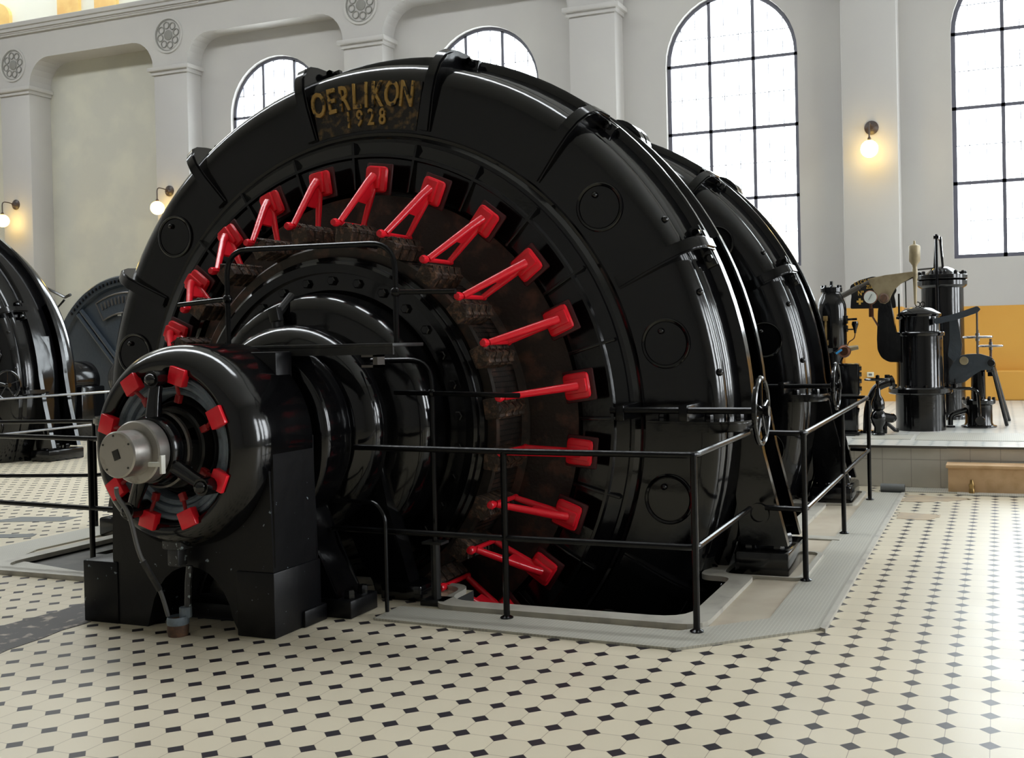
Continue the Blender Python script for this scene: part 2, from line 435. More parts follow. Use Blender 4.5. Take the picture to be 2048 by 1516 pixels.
# raised platform behind the generators
bm = B(); add_box(bm, (-12.0, 11.78, 0), (XR, YF, .44)); struct('floor_platform', bm, 'riser')
bm = B(); quad(bm, -12.0, XR, 11.74, YF, .452)
struct('floor_platform_tiles', bm, 'platform_tile')
bm = B(); add_box(bm, (-12.0, 11.735, .425), (-.53, 11.80, .451)); add_box(bm, (-.53, 11.76, .425), (XR, 11.82, .4515))
struct('trim_5', bm, 'steel_dark')
bm = B(); add_box(bm, (-.9, 12.35, .45), (3.5, 13.3, .458)); add_box(bm, (-1.6, 12.4, .45), (-.95, 13.0, .458)); struct('trim_6', bm, 'checker')
bm = B(); add_box(bm, (-1.2, 11.4, 0), (-.4, 11.7, .01)); add_box(bm, (-.42, 11.28, 0), (3.0, 11.5, .012)); struct('trim_7', bm, 'checker')

# front wall with arched windows, pilasters, arcade beam
PX = [-33.4, -28.1, -22.85, -17.93, -12.68, -7.40, -2.10, 3.20, 8.5]
WIN = [(-15.3, 1), (-10.05, 2), (-4.74, 3), (.57, 4), (5.85, 5), (11.0, 6)]
HW, ZS, ZP, REV = 1.29, 2.98, 7.02, .16
def arch(cx, hw, zs, zp, n=20):
    return [(cx - hw, zs)] + [(cx - hw * math.cos(PI * k / n), zp + hw * math.sin(PI * k / n)) for k in range(n + 1)] + [(cx + hw, zs)]
def wall_with_arches(bm, x0, x1, z0, z1, y, ydir, cxs):
    xs = x0
    for cx in cxs:
        l, r_ = cx - HW, cx + HW
        F = lambda ps: bm.faces.new([bm.verts.new((a, y, c)) for a, c in ps])
        F([(xs, z0), (l, z0), (l, z1), (xs, z1)]); F([(l, z0), (r_, z0), (r_, ZS), (l, ZS)])
        a = arch(cx, HW, ZS, ZP)[1:-1]
        F([(l, ZS), (l, ZS), ][:0] or [(l, ZP), (l, z1), (l + .001, z1), (l + .001, ZP)])
        for p, q in zip(a[:-1], a[1:]): F([p, q, (q[0], z1), (p[0], z1)])
        full = arch(cx, HW, ZS, ZP)
        for p, q in zip(full, full[1:] + full[:1]):
            bm.faces.new([bm.verts.new(v) for v in ((p[0], y, p[1]), (q[0], y, q[1]), (q[0], y + REV * 2 * ydir, q[1]), (p[0], y + REV * 2 * ydir, p[1]))])
        xs = r_
    bm.faces.new([bm.verts.new((a, y, c)) for a, c in ((xs, z0), (x1, z0), (x1, z1), (xs, z1))])
bm = B()
wall_with_arches(bm, -17.9, XR, 0, ZC, YF, 1, [w[0] for w in WIN])
struct('wall_front', bm, 'wall')
bm = B(); add_box(bm, (XL, YF + .18, -.05), (-17.9, YF + .3, 9.7)); struct('wall_front.001', bm, 'wall_blank')
bm = B()
add_box(bm, (XL, 19.42, 9.6), (-17.0, 24.2, 9.80)); struct('floor_gallery', bm, 'wall')
bm = B(); add_box(bm, (XL, 21.5, 9.8), (-17.0, 21.65, ZC)); struct('wall_gallery', bm, 'gallery')
for i, (x0, x1, zt) in enumerate([(-26.6, -25.2, 11.35), (-23.45, -22.7, 11.6), (-22.15, -21.4, 11.6)]):
    bm = B(); w = (x1 - x0) / 2; cx = (x0 + x1) / 2
    a = [(cx - w, 9.8)] + [(cx - w * math.cos(PI * k / 12), zt - w * .6 + w * .6 * math.sin(PI * k / 12)) for k in range(13)] + [(cx + w, 9.8)]
    add_prism(bm, a, 21.40, 21.5, 'Y'); struct('door_%d' % (i + 1), bm, 'warm_door')  # panels fill lit openings, their warm light painted on as colour

# pilasters with caps
for i, px in enumerate(PX):
    bm = B(); d = 19.5
    add_box(bm, (px - .49, d, 0), (px + .49, YF + .19, 8.16), .03)
    add_box(bm, (px - .53, d - .04, 8.08), (px + .53, YF + .18, 8.16)); add_box(bm, (px - .60, d - .10, 8.16), (px + .60, YF + .18, 8.26), .02)
    struct('pillar_%d' % (i + 1), bm, 'wall', smooth=True)
bm = B()
for a, b_ in zip(PX[:-1], PX[1:]):
    pts = []
    def haunch(x, s):
        return [(x + s * (.50 + .62 * (1 - math.cos(PI / 2 * k / 7))), 8.26 + .67 * math.sin(PI / 2 * k / 7)) for k in range(8)]
    low = [(a, 8.26)] + haunch(a, 1) + haunch(b_, -1)[::-1] + [(b_, 8.26)]
    for p, q in zip(low[:-1], low[1:]):
        if q[0] - p[0] > 1e-6:
            add_prism(bm, [p, q, (q[0], 9.56), (p[0], 9.56)], 19.5, YF + .18, 'Y')
bmesh.ops.remove_doubles(bm, verts=bm.verts, dist=1e-5)
struct('trim_8', bm, 'wall')
bm = B()
add_box(bm, (XL, 19.44, 9.56), (XR, 19.9, 9.64)); add_box(bm, (XL, 19.38, 9.64), (XR, 19.9, 9.72)); add_box(bm, (XL, 19.34, 9.72), (XR, 19.9, 9.84), .02)
struct('trim_9', bm, 'wall')
# flower medallions over the pilasters
for i, px in enumerate((-22.85, -17.93, -12.68)):
    c = (px - .02, 8.84 if i == 0 else 8.98); y = 19.5
    m_ = thing('wall_medallion', (c[0], y, c[1]), ['round plaster medallion on the arcade beam at the far left', 'round plaster flower medallion over the pilaster left of the first arched window',
               'round plaster medallion over the pilaster, cut by the top edge'][i], 'wall ornament', 'plaster medallions on the arcade beam')
    bm = B(); add_band(bm, circle(0, 0, .42, 40), circle(0, 0, .375, 40), -.03, .01, 'Y'); obj('rim', bm, 'wall', m_)
    bm = B(); add_band(bm, circle(0, 0, .375, 40), circle(0, 0, .345, 40), -.012, .01, 'Y'); obj('groove', bm, 'medal', m_)
    bm = B()
    for k in range(8):
        q = k * PI / 4 + .2
        add_band(bm, circle(.235 * math.cos(q), .235 * math.sin(q), .088, 14), circle(.235 * math.cos(q), .235 * math.sin(q), .066, 14), -.02, .01, 'Y')
    add_lathe(bm, [(0, -.03), (.08, -.03), (.12, -.012), (.12, .01)], 20, 'Y'); obj('rosette', bm, 'medal', m_)

# windows: dark steel frame, bars and panes
def make_window(i, cx, y):
    y0 = y + .10
    bm = B()
    a = arch(cx, HW, ZS, ZP); b_ = arch(cx, HW - .075, ZS + .075, ZP)
    add_band(bm, a, b_, y0, y0 + .06, 'Y')
    for dx in (-.43, .43):
        zt = ZP + math.sqrt((HW - .05) ** 2 - dx * dx)
        add_box(bm, (cx + dx - .032, y0, ZS), (cx + dx + .032, y0 + .05, zt))
    for z in (4.33, 5.67, 7.0): add_box(bm, (cx - HW, y0, z - .03), (cx + HW, y0 + .05, z + .03))
    fr = struct('window_%d' % i, bm, 'win_frame')
    bm = B()
    for dx in (-1.0, -.715, -.145, .145, .715, 1.0):
        zt = ZP + math.sqrt((HW - .05) ** 2 - dx * dx)
        add_box(bm, (cx + dx - .006, y0 + .01, ZS + .05), (cx + dx + .006, y0 + .03, zt))
    for z in (3.65, 5.0, 6.33, 7.5):
        w = HW if z < ZP else math.sqrt(HW ** 2 - (z - ZP) ** 2)
        add_box(bm, (cx - w + .03, y0 + .01, z - .006), (cx + w - .03, y0 + .03, z + .006))
    o = obj('glazing_bars', bm, 'win_frame', None, False); o.parent = fr
    bm = B(); add_prism(bm, arch(cx, HW - .02, ZS + .02, ZP), y0 + .036, y0 + .042, 'Y'); o = obj('pane', bm, 'glass', None, False); o.parent = fr
for cx, i in WIN: make_window(i, cx, YF)

# orange dado with a low ledge along the platform bays
bm = B()
for a, b_ in zip(PX[3:-1], PX[4:]):
    add_box(bm, (a + .49, YF - .012, .45), (b_ - .49, YF + .02, 2.12))
    add_box(bm, (a + .49, YF - .22, .45), (b_ - .49, YF, .98), .03)
for px in PX[4:]:
    add_box(bm, (px - .503, 19.487, .45), (px + .503, YF, 2.14))
struct('trim_10', bm, 'orange')

# unseen sides of the hall
bm = B(); add_box(bm, (XL, YB - .2, 0), (XR, YB, ZC)); struct('wall_back', bm, 'wall_back')
bm = B(); add_box(bm, (XL - .2, YB, 0), (XL, 24.2, ZC)); struct('wall_left', bm, 'wall_far')
ADDED_WINDOWS = [(6.7, 9.5), (12.0, 14.6), (16.4, 19.0)]  # window openings added out of view to brighten the hall
RZ = 1.9
bm = B()
add_box(bm, (XR, YB, 0), (XR + .3, 24.2, RZ)); add_box(bm, (XR, YB, 8.3), (XR + .3, 24.2, ZC))
ys_ = [YB] + [v for p in ADDED_WINDOWS for v in p] + [24.2]
for y0, y1 in zip(ys_[0::2], ys_[1::2]): add_box(bm, (XR, y0, RZ), (XR + .3, y1, 8.3))
struct('wall_right', bm, 'wall_far')
bm = B(); add_box(bm, (XL, 24.0, 9.6), (-17, 24.2, ZC)); add_box(bm, (-17.0, YF, 9.6), (-16.8, 24.2, ZC)); struct('wall_gallery.001', bm, 'gallery')
ADDED_SKYLIGHTS = [(-31, 0, 9.0, 10.9), (-30, -17.6, 19.9, 21.2)]  # roof openings added out of view to brighten hall and gallery
bm = B()
xs = sorted({XL, XR} | {v for s in ADDED_SKYLIGHTS for v in s[:2]}); ys = [YB, 9.0, 10.9, 19.9, 21.2, 24.2]
for x0, x1 in zip(xs[:-1], xs[1:]):
    for y0, y1 in zip(ys[:-1], ys[1:]):
        if any(s[0] < (x0 + x1) / 2 < s[1] and s[2] < (y0 + y1) / 2 < s[3] for s in ADDED_SKYLIGHTS): continue
        quad(bm, x0, x1, y0, y1, ZC)
struct('ceiling', bm, 'ceiling')

# ------------------------------------------------------------------ daylight
w = bpy.data.worlds.new('overcast_sky'); SC.world = w; w.use_nodes = True
w.node_tree.nodes['Background'].inputs[0].default_value = (.92, .965, 1.0, 1)
w.node_tree.nodes['Background'].inputs[1].default_value = SKYV
def portal(name, loc, rot, sx, sy):
    l = bpy.data.lights.new(name, 'AREA'); l.shape = 'RECTANGLE'; l.size = sx; l.size_y = sy; l.cycles.is_portal = True
    o = bpy.data.objects.new(name, l); COL.objects.link(o); o.location = loc; o.rotation_euler = rot
for cx, i in WIN: portal('window_daylight', (cx, YF + .3, 5.65), (R(-90), 0, 0), 2.6, 5.4)
for y0, y1 in ADDED_WINDOWS: portal('window_daylight', (XR + .35, (y0 + y1) / 2, (RZ + 8.3) / 2), (0, R(90), 0), 8.3 - RZ, 2.8)  # portals for the windows added in the unseen right wall
for s in ADDED_SKYLIGHTS: portal('skylight_daylight', ((s[0] + s[1]) / 2, (s[2] + s[3]) / 2, ZC + .05), (0, 0, 0), s[1] - s[0], s[3] - s[2])  # portals for the added roof openings

# wall lamps: iron rose, bent arm, lit globe
def wall_lamp(px, label, flip=0):
    t = thing('wall_lamp', (px + .02, 19.5, 5.36), label, 'wall lamp', 'globe lamps on the pilasters')
    bm = B(); add_lathe(bm, [(0, -.10), (.045, -.095), (.07, -.05), (.125, -.02), (.125, 0), (0, 0)], 20, 'Y'); obj('wall_rose', bm, 'lamp_iron', t)
    bm = B(); add_tube(bm, bend([(0, -.08, 0), (0, -.2, .03), (0, -.40, .03), (0, -.40, -.28)], .12), .013, 8); add_lathe(bm, [(.03, -.30), (.035, -.26), (.012, -.22)], 12, 'Z', (0, -.40, 0)); obj('arm', bm, 'lamp_iron', t)
    bm = B(); add_sphere(bm, (0, -.40, -.44), .155, 20, 12); obj('globe', bm, 'globe', t)
    return t
wall_lamp(-2.09, 'lit globe lamp on the pilaster between the two tall right-hand windows')
wall_lamp(-18.05, 'lit globe lamp peeping past the left edge of the great black generator')
wall_lamp(-22.92, 'lit globe lamp at the far left edge, above the second generator')

# ------------------------------------------------------------------ the generators
XA, ZA, Y0 = -4.44, 1.09, 7.0
AX = (0, 0, ZA)                      # axis of a machine, in its own coordinates

def polar(a, r, y, t=0.0):
    """Machine coordinates: angle a in the X-Z plane, radius r, axial y, tangential offset t."""
    return Vector((r * math.cos(a) - t * math.sin(a), y, ZA + r * math.sin(a) + t * math.cos(a)))

def polar_mtx(a, r, y):
    """Local frame: x radial, y tangential, z towards the viewer (-axial)."""
    er = Vector((math.cos(a), 0, math.sin(a))); et = Vector((-math.sin(a), 0, math.cos(a))); ez = Vector((0, -1, 0))
    m = Matrix((er, et, ez)).transposed().to_4x4(); m.translation = polar(a, r, y); return m

FRONT = [(1.72, -.06), (1.72, -.20), (1.74, -.215), (1.955, -.235), (1.965, -.262), (1.985, -.262), (1.995, -.235), (2.08, -.205), (2.085, -.185), (2.11, -.18), (2.14, -.145), (2.16, -.15), (2.17, -.13),
         (2.21, -.128), (2.46, -.128), (2.55, -.122), (2.62, -.10), (2.667, -.062), (2.697, -.01), (2.706, .035), (2.706, .045), (2.694, .065), (2.704, .075), (2.725, .13), (2.765, .285),
         (2.70, .80), (2.69, .95), (2.65, 1.07), (2.56, 1.18), (2.44, 1.24), (2.0, 1.26), (1.75, 1.26), (1.72, 1.0), (1.72, -.06)]

def clamp_mesh(a, w=.095, joint=False):
    """Strap that follows the shoulder of the casing from the face to the rim flange."""
    bm = B()
    inn = [(2.20, -.115), (2.47, -.115), (2.55, -.11), (2.61, -.085), (2.66, -.045), (2.685, .02), (2.70, .13), (2.73, .29)]
    out = [(2.20, -.155), (2.46, -.185), (2.60, -.182), (2.705, -.15), (2.79, -.08), (2.835, .01), (2.85, .11), (2.852, .29)]
    if joint: out = [(2.20, -.21), (2.46, -.24), (2.63, -.23), (2.75, -.185), (2.84, -.10), (2.88, .01), (2.895, .12), (2.895, .29)]
    rings = []
    for s in (-1, 1):
        rings.append(([bm.verts.new(polar(a, r, y, s * w / 2)) for r, y in out], [bm.verts.new(polar(a, r, y, s * w / 2)) for r, y in inn]))
    n = len(out)
    (o0, i0), (o1, i1) = rings
    for k in range(n - 1):
        bm.faces.new((o0[k], o0[k + 1], i0[k + 1], i0[k])); bm.faces.new((o1[k], i1[k], i1[k + 1], o1[k + 1]))
        bm.faces.new((o0[k], o1[k], o1[k + 1], o0[k + 1])); bm.faces.new((i0[k], i0[k + 1], i1[k + 1], i1[k]))
    for k in (0, n - 1): bm.faces.new((o0[k], i0[k], i1[k], o1[k]))
    es = [e for e in bm.edges if (e.verts[0] in o0 and e.verts[1] in o0) or (e.verts[0] in o1 and e.verts[1] in o1)]
    bmesh.ops.bevel(bm, geom=es, offset=.014, segments=2, affect='EDGES')
    if not joint:
        # web and bolt behind the strap on the rim side
        add_box(bm, (-.10, -.16, -.02), (.02, .16, .03), .008, polar_mtx(a, 2.80, .24))
        for t in (-.1, .1): add_lathe(bm, [(0, .02), (.026, .018), (.03, 0), (.03, -.05)], 8, 'Y', polar(a, 2.79, .20, t))
    else:
        for k, (r, y) in enumerate([(2.3, -.16), (2.62, -.14), (2.78, .06)]):
            for s in (-1, 1): add_hex(bm, polar(a, r, y, s * (w / 2 - .004)), .03, .05 if s > 0 else .04, 'Z')
    return bm

def make_leg(s):
    """Foot of the stator: front and rear plates that run tangent to the rim down to a bolted foot; s=+1 right, -1 left."""
    bm = B()
    for y0, y1 in ((.24, .31), (.70, .77)):
        o = []
        for k in range(9):
            a = R(28) * (1 - k / 8) + R(4) * (k / 8); o.append((s * 2.83 * math.cos(a), ZA + 2.83 * math.sin(a)))
        o += [(s * 2.90, .85), (s * 3.06, .20), (s * 2.73, .20), (s * 2.70, .55)]
        for k in range(5):
            a = R(-10) + R(38) * k / 4; o.append((s * 2.66 * math.cos(a), ZA + 2.66 * math.sin(a)))
        add_prism(bm, o, y0, y1, 'Y')
    # web between the plates with the oval opening seen low down
    web = [(s * 2.62, 1.9), (s * 2.70, 1.5), (s * 2.74, 1.0), (s * 2.80, .20), (s * 2.40, .20), (s * 2.55, .6)]
    add_prism(bm, web, .33, .66, 'Y')
    add_band(bm, circle(s * 2.86, .42, .075, 20), circle(s * 2.86, .42, .055, 20), .215, .245, 'Y')
    return bm

def handwheel(bm, c, r, axis='X'):
    c = Vector(c)
    pts = [c + (Vector((0, r * math.cos(k * PI / 16), r * math.sin(k * PI / 16))) if axis == 'X' else Vector((r * math.cos(k * PI / 16), r * math.sin(k * PI / 16), 0))) for k in range(32)]
    add_tube(bm, pts, r * .085, 8, True)
    for k in range(5):
        a = k * 2 * PI / 5 + .3
        d = Vector((0, math.cos(a), math.sin(a))) if axis == 'X' else Vector((math.cos(a), math.sin(a), 0))
        add_tube(bm, [c, c + d * r], r * .05, 6)
    h = Vector((.05, 0, 0)) if axis == 'X' else Vector((0, 0, .05))
    add_tube(bm, [c - h, c + h], r * .16, 10)

CLAMPS = [25.7, 51.4, 77.1, 102.9, 128.6, 154.3, -25.7, -154.3]
PORTS = [12.86, 38.57, 141.4, 167.1, -12.86, -38.57, -167.1]
def make_generator(name, loc, label, wheel=True, lugs=True):
    g = thing(name, loc, label, 'generator')
    bm = B(); add_lathe(bm, FRONT, 128, 'Y', AX); obj('casing', bm, 'black', g, angle=25)
    for y in (.285, .70):
        bm = B(); e = y + .075
        add_lathe(bm, [(2.68, y), (2.812, y), (2.83, y + .015), (2.83, e - .015), (2.812, e), (2.68, e)], 128, 'Y', AX, closed_profile=True)
        obj('rim_flange', bm, 'black', g, angle=40)
    for a in CLAMPS: obj('shoulder_clamp', clamp_mesh(R(a)), 'black', g)
    if lugs:
        for y in (.82, .96):
            bm = B(); hump = [(.19 * math.cos(PI * k / 14), .15 * math.sin(PI * k / 14)) for k in range(15)]
            m = polar_mtx(R(51.4), 2.70, 0)
            add_prism(bm, [(u, v) for u, v in hump] + [(-.19, -.1), (.19, -.1)], y, y + .10, 'Y')
            for v in bm.verts:
                t, r_ = v.co.x, v.co.z; v.co = polar(R(51.4), 2.72 + r_, v.co.y, t)
            obj('lifting_lug', bm, 'black', g)
    for a in (0, 180): obj('joint_flange', clamp_mesh(R(a) - (.012 if a == 0 else -.012), .07, True), 'black', g)
    for a in PORTS:
        m = polar_mtx(R(a), 2.385, -.128)
        bm = B(); add_lathe(bm, [(.150, 0), (.152, .012), (.165, .018), (.172, .014), (.174, -.005)], 32, 'Z')
        bmesh.ops.transform(bm, matrix=m, verts=bm.verts)
        p = obj('port_cover', bm, 'black', g)
        bm = B(); add_lathe(bm, [(0, .012), (.145, .010), (.149, -.004)], 32, 'Z'); bmesh.ops.transform(bm, matrix=m, verts=bm.verts); obj('lid', bm, 'black', p)
        bm = B(); add_sphere(bm, (0, 0, 0), .022, 10, 8); up = Vector((-.03, 0, .085))
        bmesh.ops.translate(bm, verts=bm.verts, vec=polar(R(a), 2.385, -.148) + up); obj('knob', bm, 'black', p)
    # studs scattered on face and shoulder
    for a in (31, 19, 7): 
        bm = B(); add_sphere(bm, polar(R(a), 2.69, -.03), .026, 10, 8); obj('shoulder_stud', bm, 'black', g)
    # radial ribs on the recessed inner ring
    for k in range(13):
        bm = B(); a = R(-44.5 + 15.1 * k); add_box(bm, (-.155, -.011, -.02), (.20, .011, .035), .004, polar_mtx(a, 1.88, -.225))
        obj('inner_rib', bm, 'black', g)
    for s in (1, -1):
        l = obj('support_leg', make_leg(s), 'black', g, angle=25)
        bm = B(); x0, x1 = sorted((s * 2.70, s * 3.08)); add_box(bm, (x0, .16, 0), (x1, .81, .17), .02); obj('foot_block', bm, 'black', l)
        for x in (2.78, 2.98):
            for y in (.30, .58):
                bm = B(); add_hex(bm, (s * x, y, .165), .045, .07); obj('foot_bolt', bm, 'black', l)
    if wheel:
        bm = B(); add_tube(bm, [(2.05, -.50, ZA + .10), (3.02, -.50, ZA + .10)], .022, 10)
        for x in (2.12, 2.55): add_box(bm, (x - .03, -.53, ZA + .03), (x + .03, -.11, ZA + .135), .008)
        sh = obj('rocker_shaft', bm, 'black_tube', g)
        bm = B(); handwheel(bm, (3.05, -.50, ZA + .10), .205); obj('handwheel', bm, 'black', sh)
    return g

def name_plate(g):
    """Worn gilt field with raised maker's name and year on the upper casing."""
    bm = B(); a0, a1, n = R(79.0), R(101.4), 24
    outer = [(2.555 * math.cos(a0 + (a1 - a0) * k / n), ZA + 2.555 * math.sin(a0 + (a1 - a0) * k / n)) for k in range(n + 1)]
    inner = [(2.19 * math.cos(a0 + (a1 - a0) * k / n), ZA + 2.19 * math.sin(a0 + (a1 - a0) * k / n)) for k in range(n + 1)]
    add_band(bm, outer, inner, -.134, -.12, 'Y', closed=False)
    p = obj('name_field', bm, 'plate_gold', g)
    bm = B()
    pos = 101.6
    for ch, wd in zip('OERLIKON', (3.1, 2.55, 2.75, 2.45, 1.6, 2.9, 3.1, 2.95)):
        a = R(pos - wd / 2); pos -= wd; m = polar_mtx(a, 2.445, -.138)
        t = Matrix(((0, 1, 0, 0), (-1, 0, 0, 0), (0, 0, 1, 0), (0, 0, 0, 1)))   # text up = radial
        text_bm(bm, ch, .275, .024, m @ t, .60)
    obj('maker_lettering', bm, 'letter', p, False)
    bm = B()
    for i, ch in enumerate('1928'):
        a = R(94.0 - i * 2.5); m = polar_mtx(a, 2.28, -.138)
        text_bm(bm, ch, .175, .018, m @ Matrix(((0, 1, 0, 0), (-1, 0, 0, 0), (0, 0, 1, 0), (0, 0, 0, 1))), .72)
    obj('year_lettering', bm, 'letter', p, False)

gen = make_generator('generator', (XA, Y0, 0), 'great black generator with red brush holders and worn gilt lettering on its rim')
name_plate(gen)

# rotating parts of the front generator
bm = B(); add_lathe(bm, [(1.17, -.60), (1.27, -.615), (1.285, -.60), (1.285, -.24), (1.31, -.215), (1.33, -.20), (1.69, -.17), (1.70, .1)], 160, 'Y', AX)
comm = obj('commutator', bm, 'brown', gen)
bm = B()
for k in range(220):
    a = 2 * PI * k / 220
    add_box(bm, (-.002, -.0022, -.17), (.004, .0022, .17), 0, polar_mtx(a, 1.286, -.42))
obj('commutator_bars', bm, 'black_dull', comm, False)
bm = B(); add_lathe(bm, [(.93, -.66), (.96, -.68), (1.08, -.672), (1.085, -.70), (1.145, -.705), (1.165, -.69), (1.17, -.66), (1.195, -.645), (1.20, -.60)], 128, 'Y', AX)
cr = obj('clamping_ring', bm, 'black', gen)
for k in range(30):
    bm = B(); add_hex(bm, polar(R(12 * k + 4), 1.025, -.675) , .034, -.03, 'Y'); obj('ring_bolt', bm, 'black', cr)
bm = B(); add_lathe(bm, [(0.20, -1.30), (.55, -1.29), (.64, -1.25), (.69, -1.20), (.71, -1.13),
                         (.71, -1.08), (.68, -1.03), (.66, -1.0), (.80, -.985), (.88, -.96), (.915, -.91), (.93, -.85), (.94, -.66)], 96, 'Y', AX)
obj('end_bell', bm, 'black', gen, angle=40)
# pipe and flap seen on the end bell
bm = B(); add_tube(bm, bend([polar(R(104), .60, -1.06), polar(R(103), .78, -1.06), polar(R(99), .93, -.90)], .06), [.03] * 8, 10) ; add_box(bm, (-.05, -.04, 0), (.05, .04, .06), .01, polar_mtx(R(102), .80, -1.03)); obj('grease_pipe', bm, 'black_dull', gen)

# red brush holders round the commutator
PADS = [157.5, 143.2, 127.9, 113.0, 98.2, 82.6, 67.4, 52.2, 37.7, 23.2, 8.2, -6.2, -20.4, -34.2, -48.0, -62]
def brush_holder(a):
    m = polar_mtx(a, 0, 0); m.translation = Vector((0, 0, ZA))
    T = lambda r, y, t=0: polar(a, r, y, t)
    bm = B()
    add_box(bm, (1.69, -.09, .355), (1.88, .09, .41), .028, m)          # pad
    add_box(bm, (1.71, -.05, .40), (1.87, .05, .435), .014, m)
    add_tube(bm, [T(1.80, -.43), T(1.74, -.50), T(1.435, -.79)], [.032, .028, .022], 10)   # long strut
    add_tube(bm, [T(1.80, -.40), T(1.70, -.42), T(1.435, -.50)], [.030, .026, .020], 10)   # short strut
    # gusset between the struts
    v0 = [bm.verts.new(T(r, y, s * .009)) for s in (-1, 1) for r, y in ((1.79, -.42), (1.60, -.64), (1.59, -.50), (1.72, -.41))]
    bm.faces.new(v0[:4]); bm.faces.new(v0[4:][::-1])
    for k in range(4): bm.faces.new((v0[k], v0[4 + k], v0[4 + (k + 1) % 4], v0[(k + 1) % 4]))
    h = obj('brush_holder', bm, 'red', gen, angle=40)
    bm = B(); add_tube(bm, [T(1.425, -.84), T(1.425, -.46)], .016, 8)
    add_lathe(bm, [(0, -.875), (.022, -.87), (.03, -.85), (.026, -.82), (.0, -.815)], 10, 'Y', T(1.425, 0) )
    add_sphere(bm, T(1.432, -.49), .024, 10, 8); obj('spindle', bm, 'red', h)
    bm = B(); add_box(bm, (1.675, -.11, .337), (1.905, .11, .356), .012, m); obj('backing_plate', bm, 'red_dark', h)  # thin dark plate stands in for the shadow outline round the pad
    for k in range(4):
        bm = B(); y = .44 + k * .10
        add_box(bm, (1.288, -.13, y), (1.40, .005, y + .088), .01, m)
        for q in range(4): add_tube(bm, [T(1.395, -y - .015 - q * .02, -.03), T(1.43, -y - .02 - q * .02, -.07), T(1.37, -y - .02 - q * .02, -.135)], .006, 5)
        obj('brush', bm, 'brush', h, angle=25)
for a in PADS: brush_holder(R(a))

# ------------------------------------------------------------------ second stator behind, and the set in the next bay
rear = make_generator('generator', (XA, Y0 + 3.25, 0), 'black generator stator standing behind the front one, nearer the wall')
left = make_generator('generator', (-16.42, Y0 + 4.65, 0), 'black generator cut by the left edge of the picture', True, False)
for g_ in (rear,):
    bm = B(); add_lathe(bm, [(.3, -.3), (1.5, -.25), (1.72, -.1)], 64, 'Y', AX); obj('end_shield', bm, 'black', g_)
bm = B(); add_lathe(bm, [(.3, -.5), (.9, -.45), (1.3, -.3), (1.72, -.1)], 64, 'Y', AX); obj('end_shield', bm, 'black', left)

# ------------------------------------------------------------------ main bearing pedestal between exciter and generator
bp = thing('bearing_pedestal', (XA, 5.53, 0), 'black splay-legged bearing pedestal between the exciter and the great generator', 'machine pedestal')
def splay(bm, prof, y0, y1, inner=None):
    n = 9
    Rr = [(w, z) for z, w in prof]
    arch_ = [(inner[0] * math.cos(PI * k / n), inner[1] * math.sin(PI * k / n)) for k in range(n + 1)]
    add_prism(bm, Rr + [(-u, v) for u, v in Rr[::-1]] + [(-u, v) for u, v in arch_], y0, y1, 'Y')
def round_edges(bm, r, seg=2):
    es = [e for e in bm.edges if abs(e.verts[0].co.y - e.verts[1].co.y) < 1e-5]
    bmesh.ops.bevel(bm, geom=es, offset=r, segments=seg, affect='EDGES')
bm = B()
splay(bm, [(.0, .70), (.10, .66), (.15, .64), (.39, .50), (.63, .42), (.82, .36), (1.05, .30), (1.22, .30)], -.13, .13, (.36, .34))
round_edges(bm, .02)
obj('column', bm, 'black', bp, angle=35)
for s in (1, -1):
    bm = B(); x0, x1 = sorted((s * .50, s * .77)); add_box(bm, (x0, -.155, 0), (x1, .14, .11), .012); f_ = obj('foot_block', bm, 'pedestal', bp)
    for y in (-.08, .06):
        bm = B(); add_hex(bm, (s * .71, y, .11), .035, .05); obj('foot_bolt', bm, 'black', f_)
bm = B()
o = []
for k in range(49):
    a = R(58.5) - R(297) * k / 48
    o.append((.62 * math.cos(a), ZA + .62 * math.sin(a)))
rg_ = []
for q, y in ((.88, -.15), (.965, -.142), (.992, -.125), (1, -.10), (1, .10), (.992, .125), (.965, .142), (.88, .15)):
    rg_.append([bm.verts.new((u * q, y, ZA + (v - ZA) * q)) for u, v in o])
for a_, b_ in zip(rg_[:-1], rg_[1:]):
    for k in range(len(o)): bm.faces.new((a_[k], a_[(k + 1) % len(o)], b_[(k + 1) % len(o)], b_[k]))
bm.faces.new(rg_[0]); bm.faces.new(rg_[-1][::-1])
obj('bearing_housing', bm, 'black', bp, angle=40)
bm = B(); add_lathe(bm, [(.50, -.152), (.48, -.158), (.40, -.158), (.38, -.15)], 48, 'Y', AX); obj('housing_cover', bm, 'black', bp)
# splayed cradle under the end bell, part of the generator
bm = B()
splay(bm, [(.0, .86), (.12, .83), (.30, .78), (.60, .68), (.90, .62), (1.1, .60)], -1.06, -.93, (.55, .70))
round_edges(bm, .045, 3)
cr_ = obj('end_bell_cradle', bm, 'black', gen, angle=40)
for s in (1, -1):
    bm = B(); x0, x1 = sorted((s * .66, s * .96)); add_box(bm, (x0, -1.13, 0), (x1, -.86, .10), .012); obj('foot_block', bm, 'black', cr_)

# ------------------------------------------------------------------ exciter on its box stand
ex = thing('exciter', (XA, 4.85, 0), 'black drum exciter with ring of red brush pads and steel shaft end, nearest the camera', 'electric machine')
Ye = 4.85
bm = B()
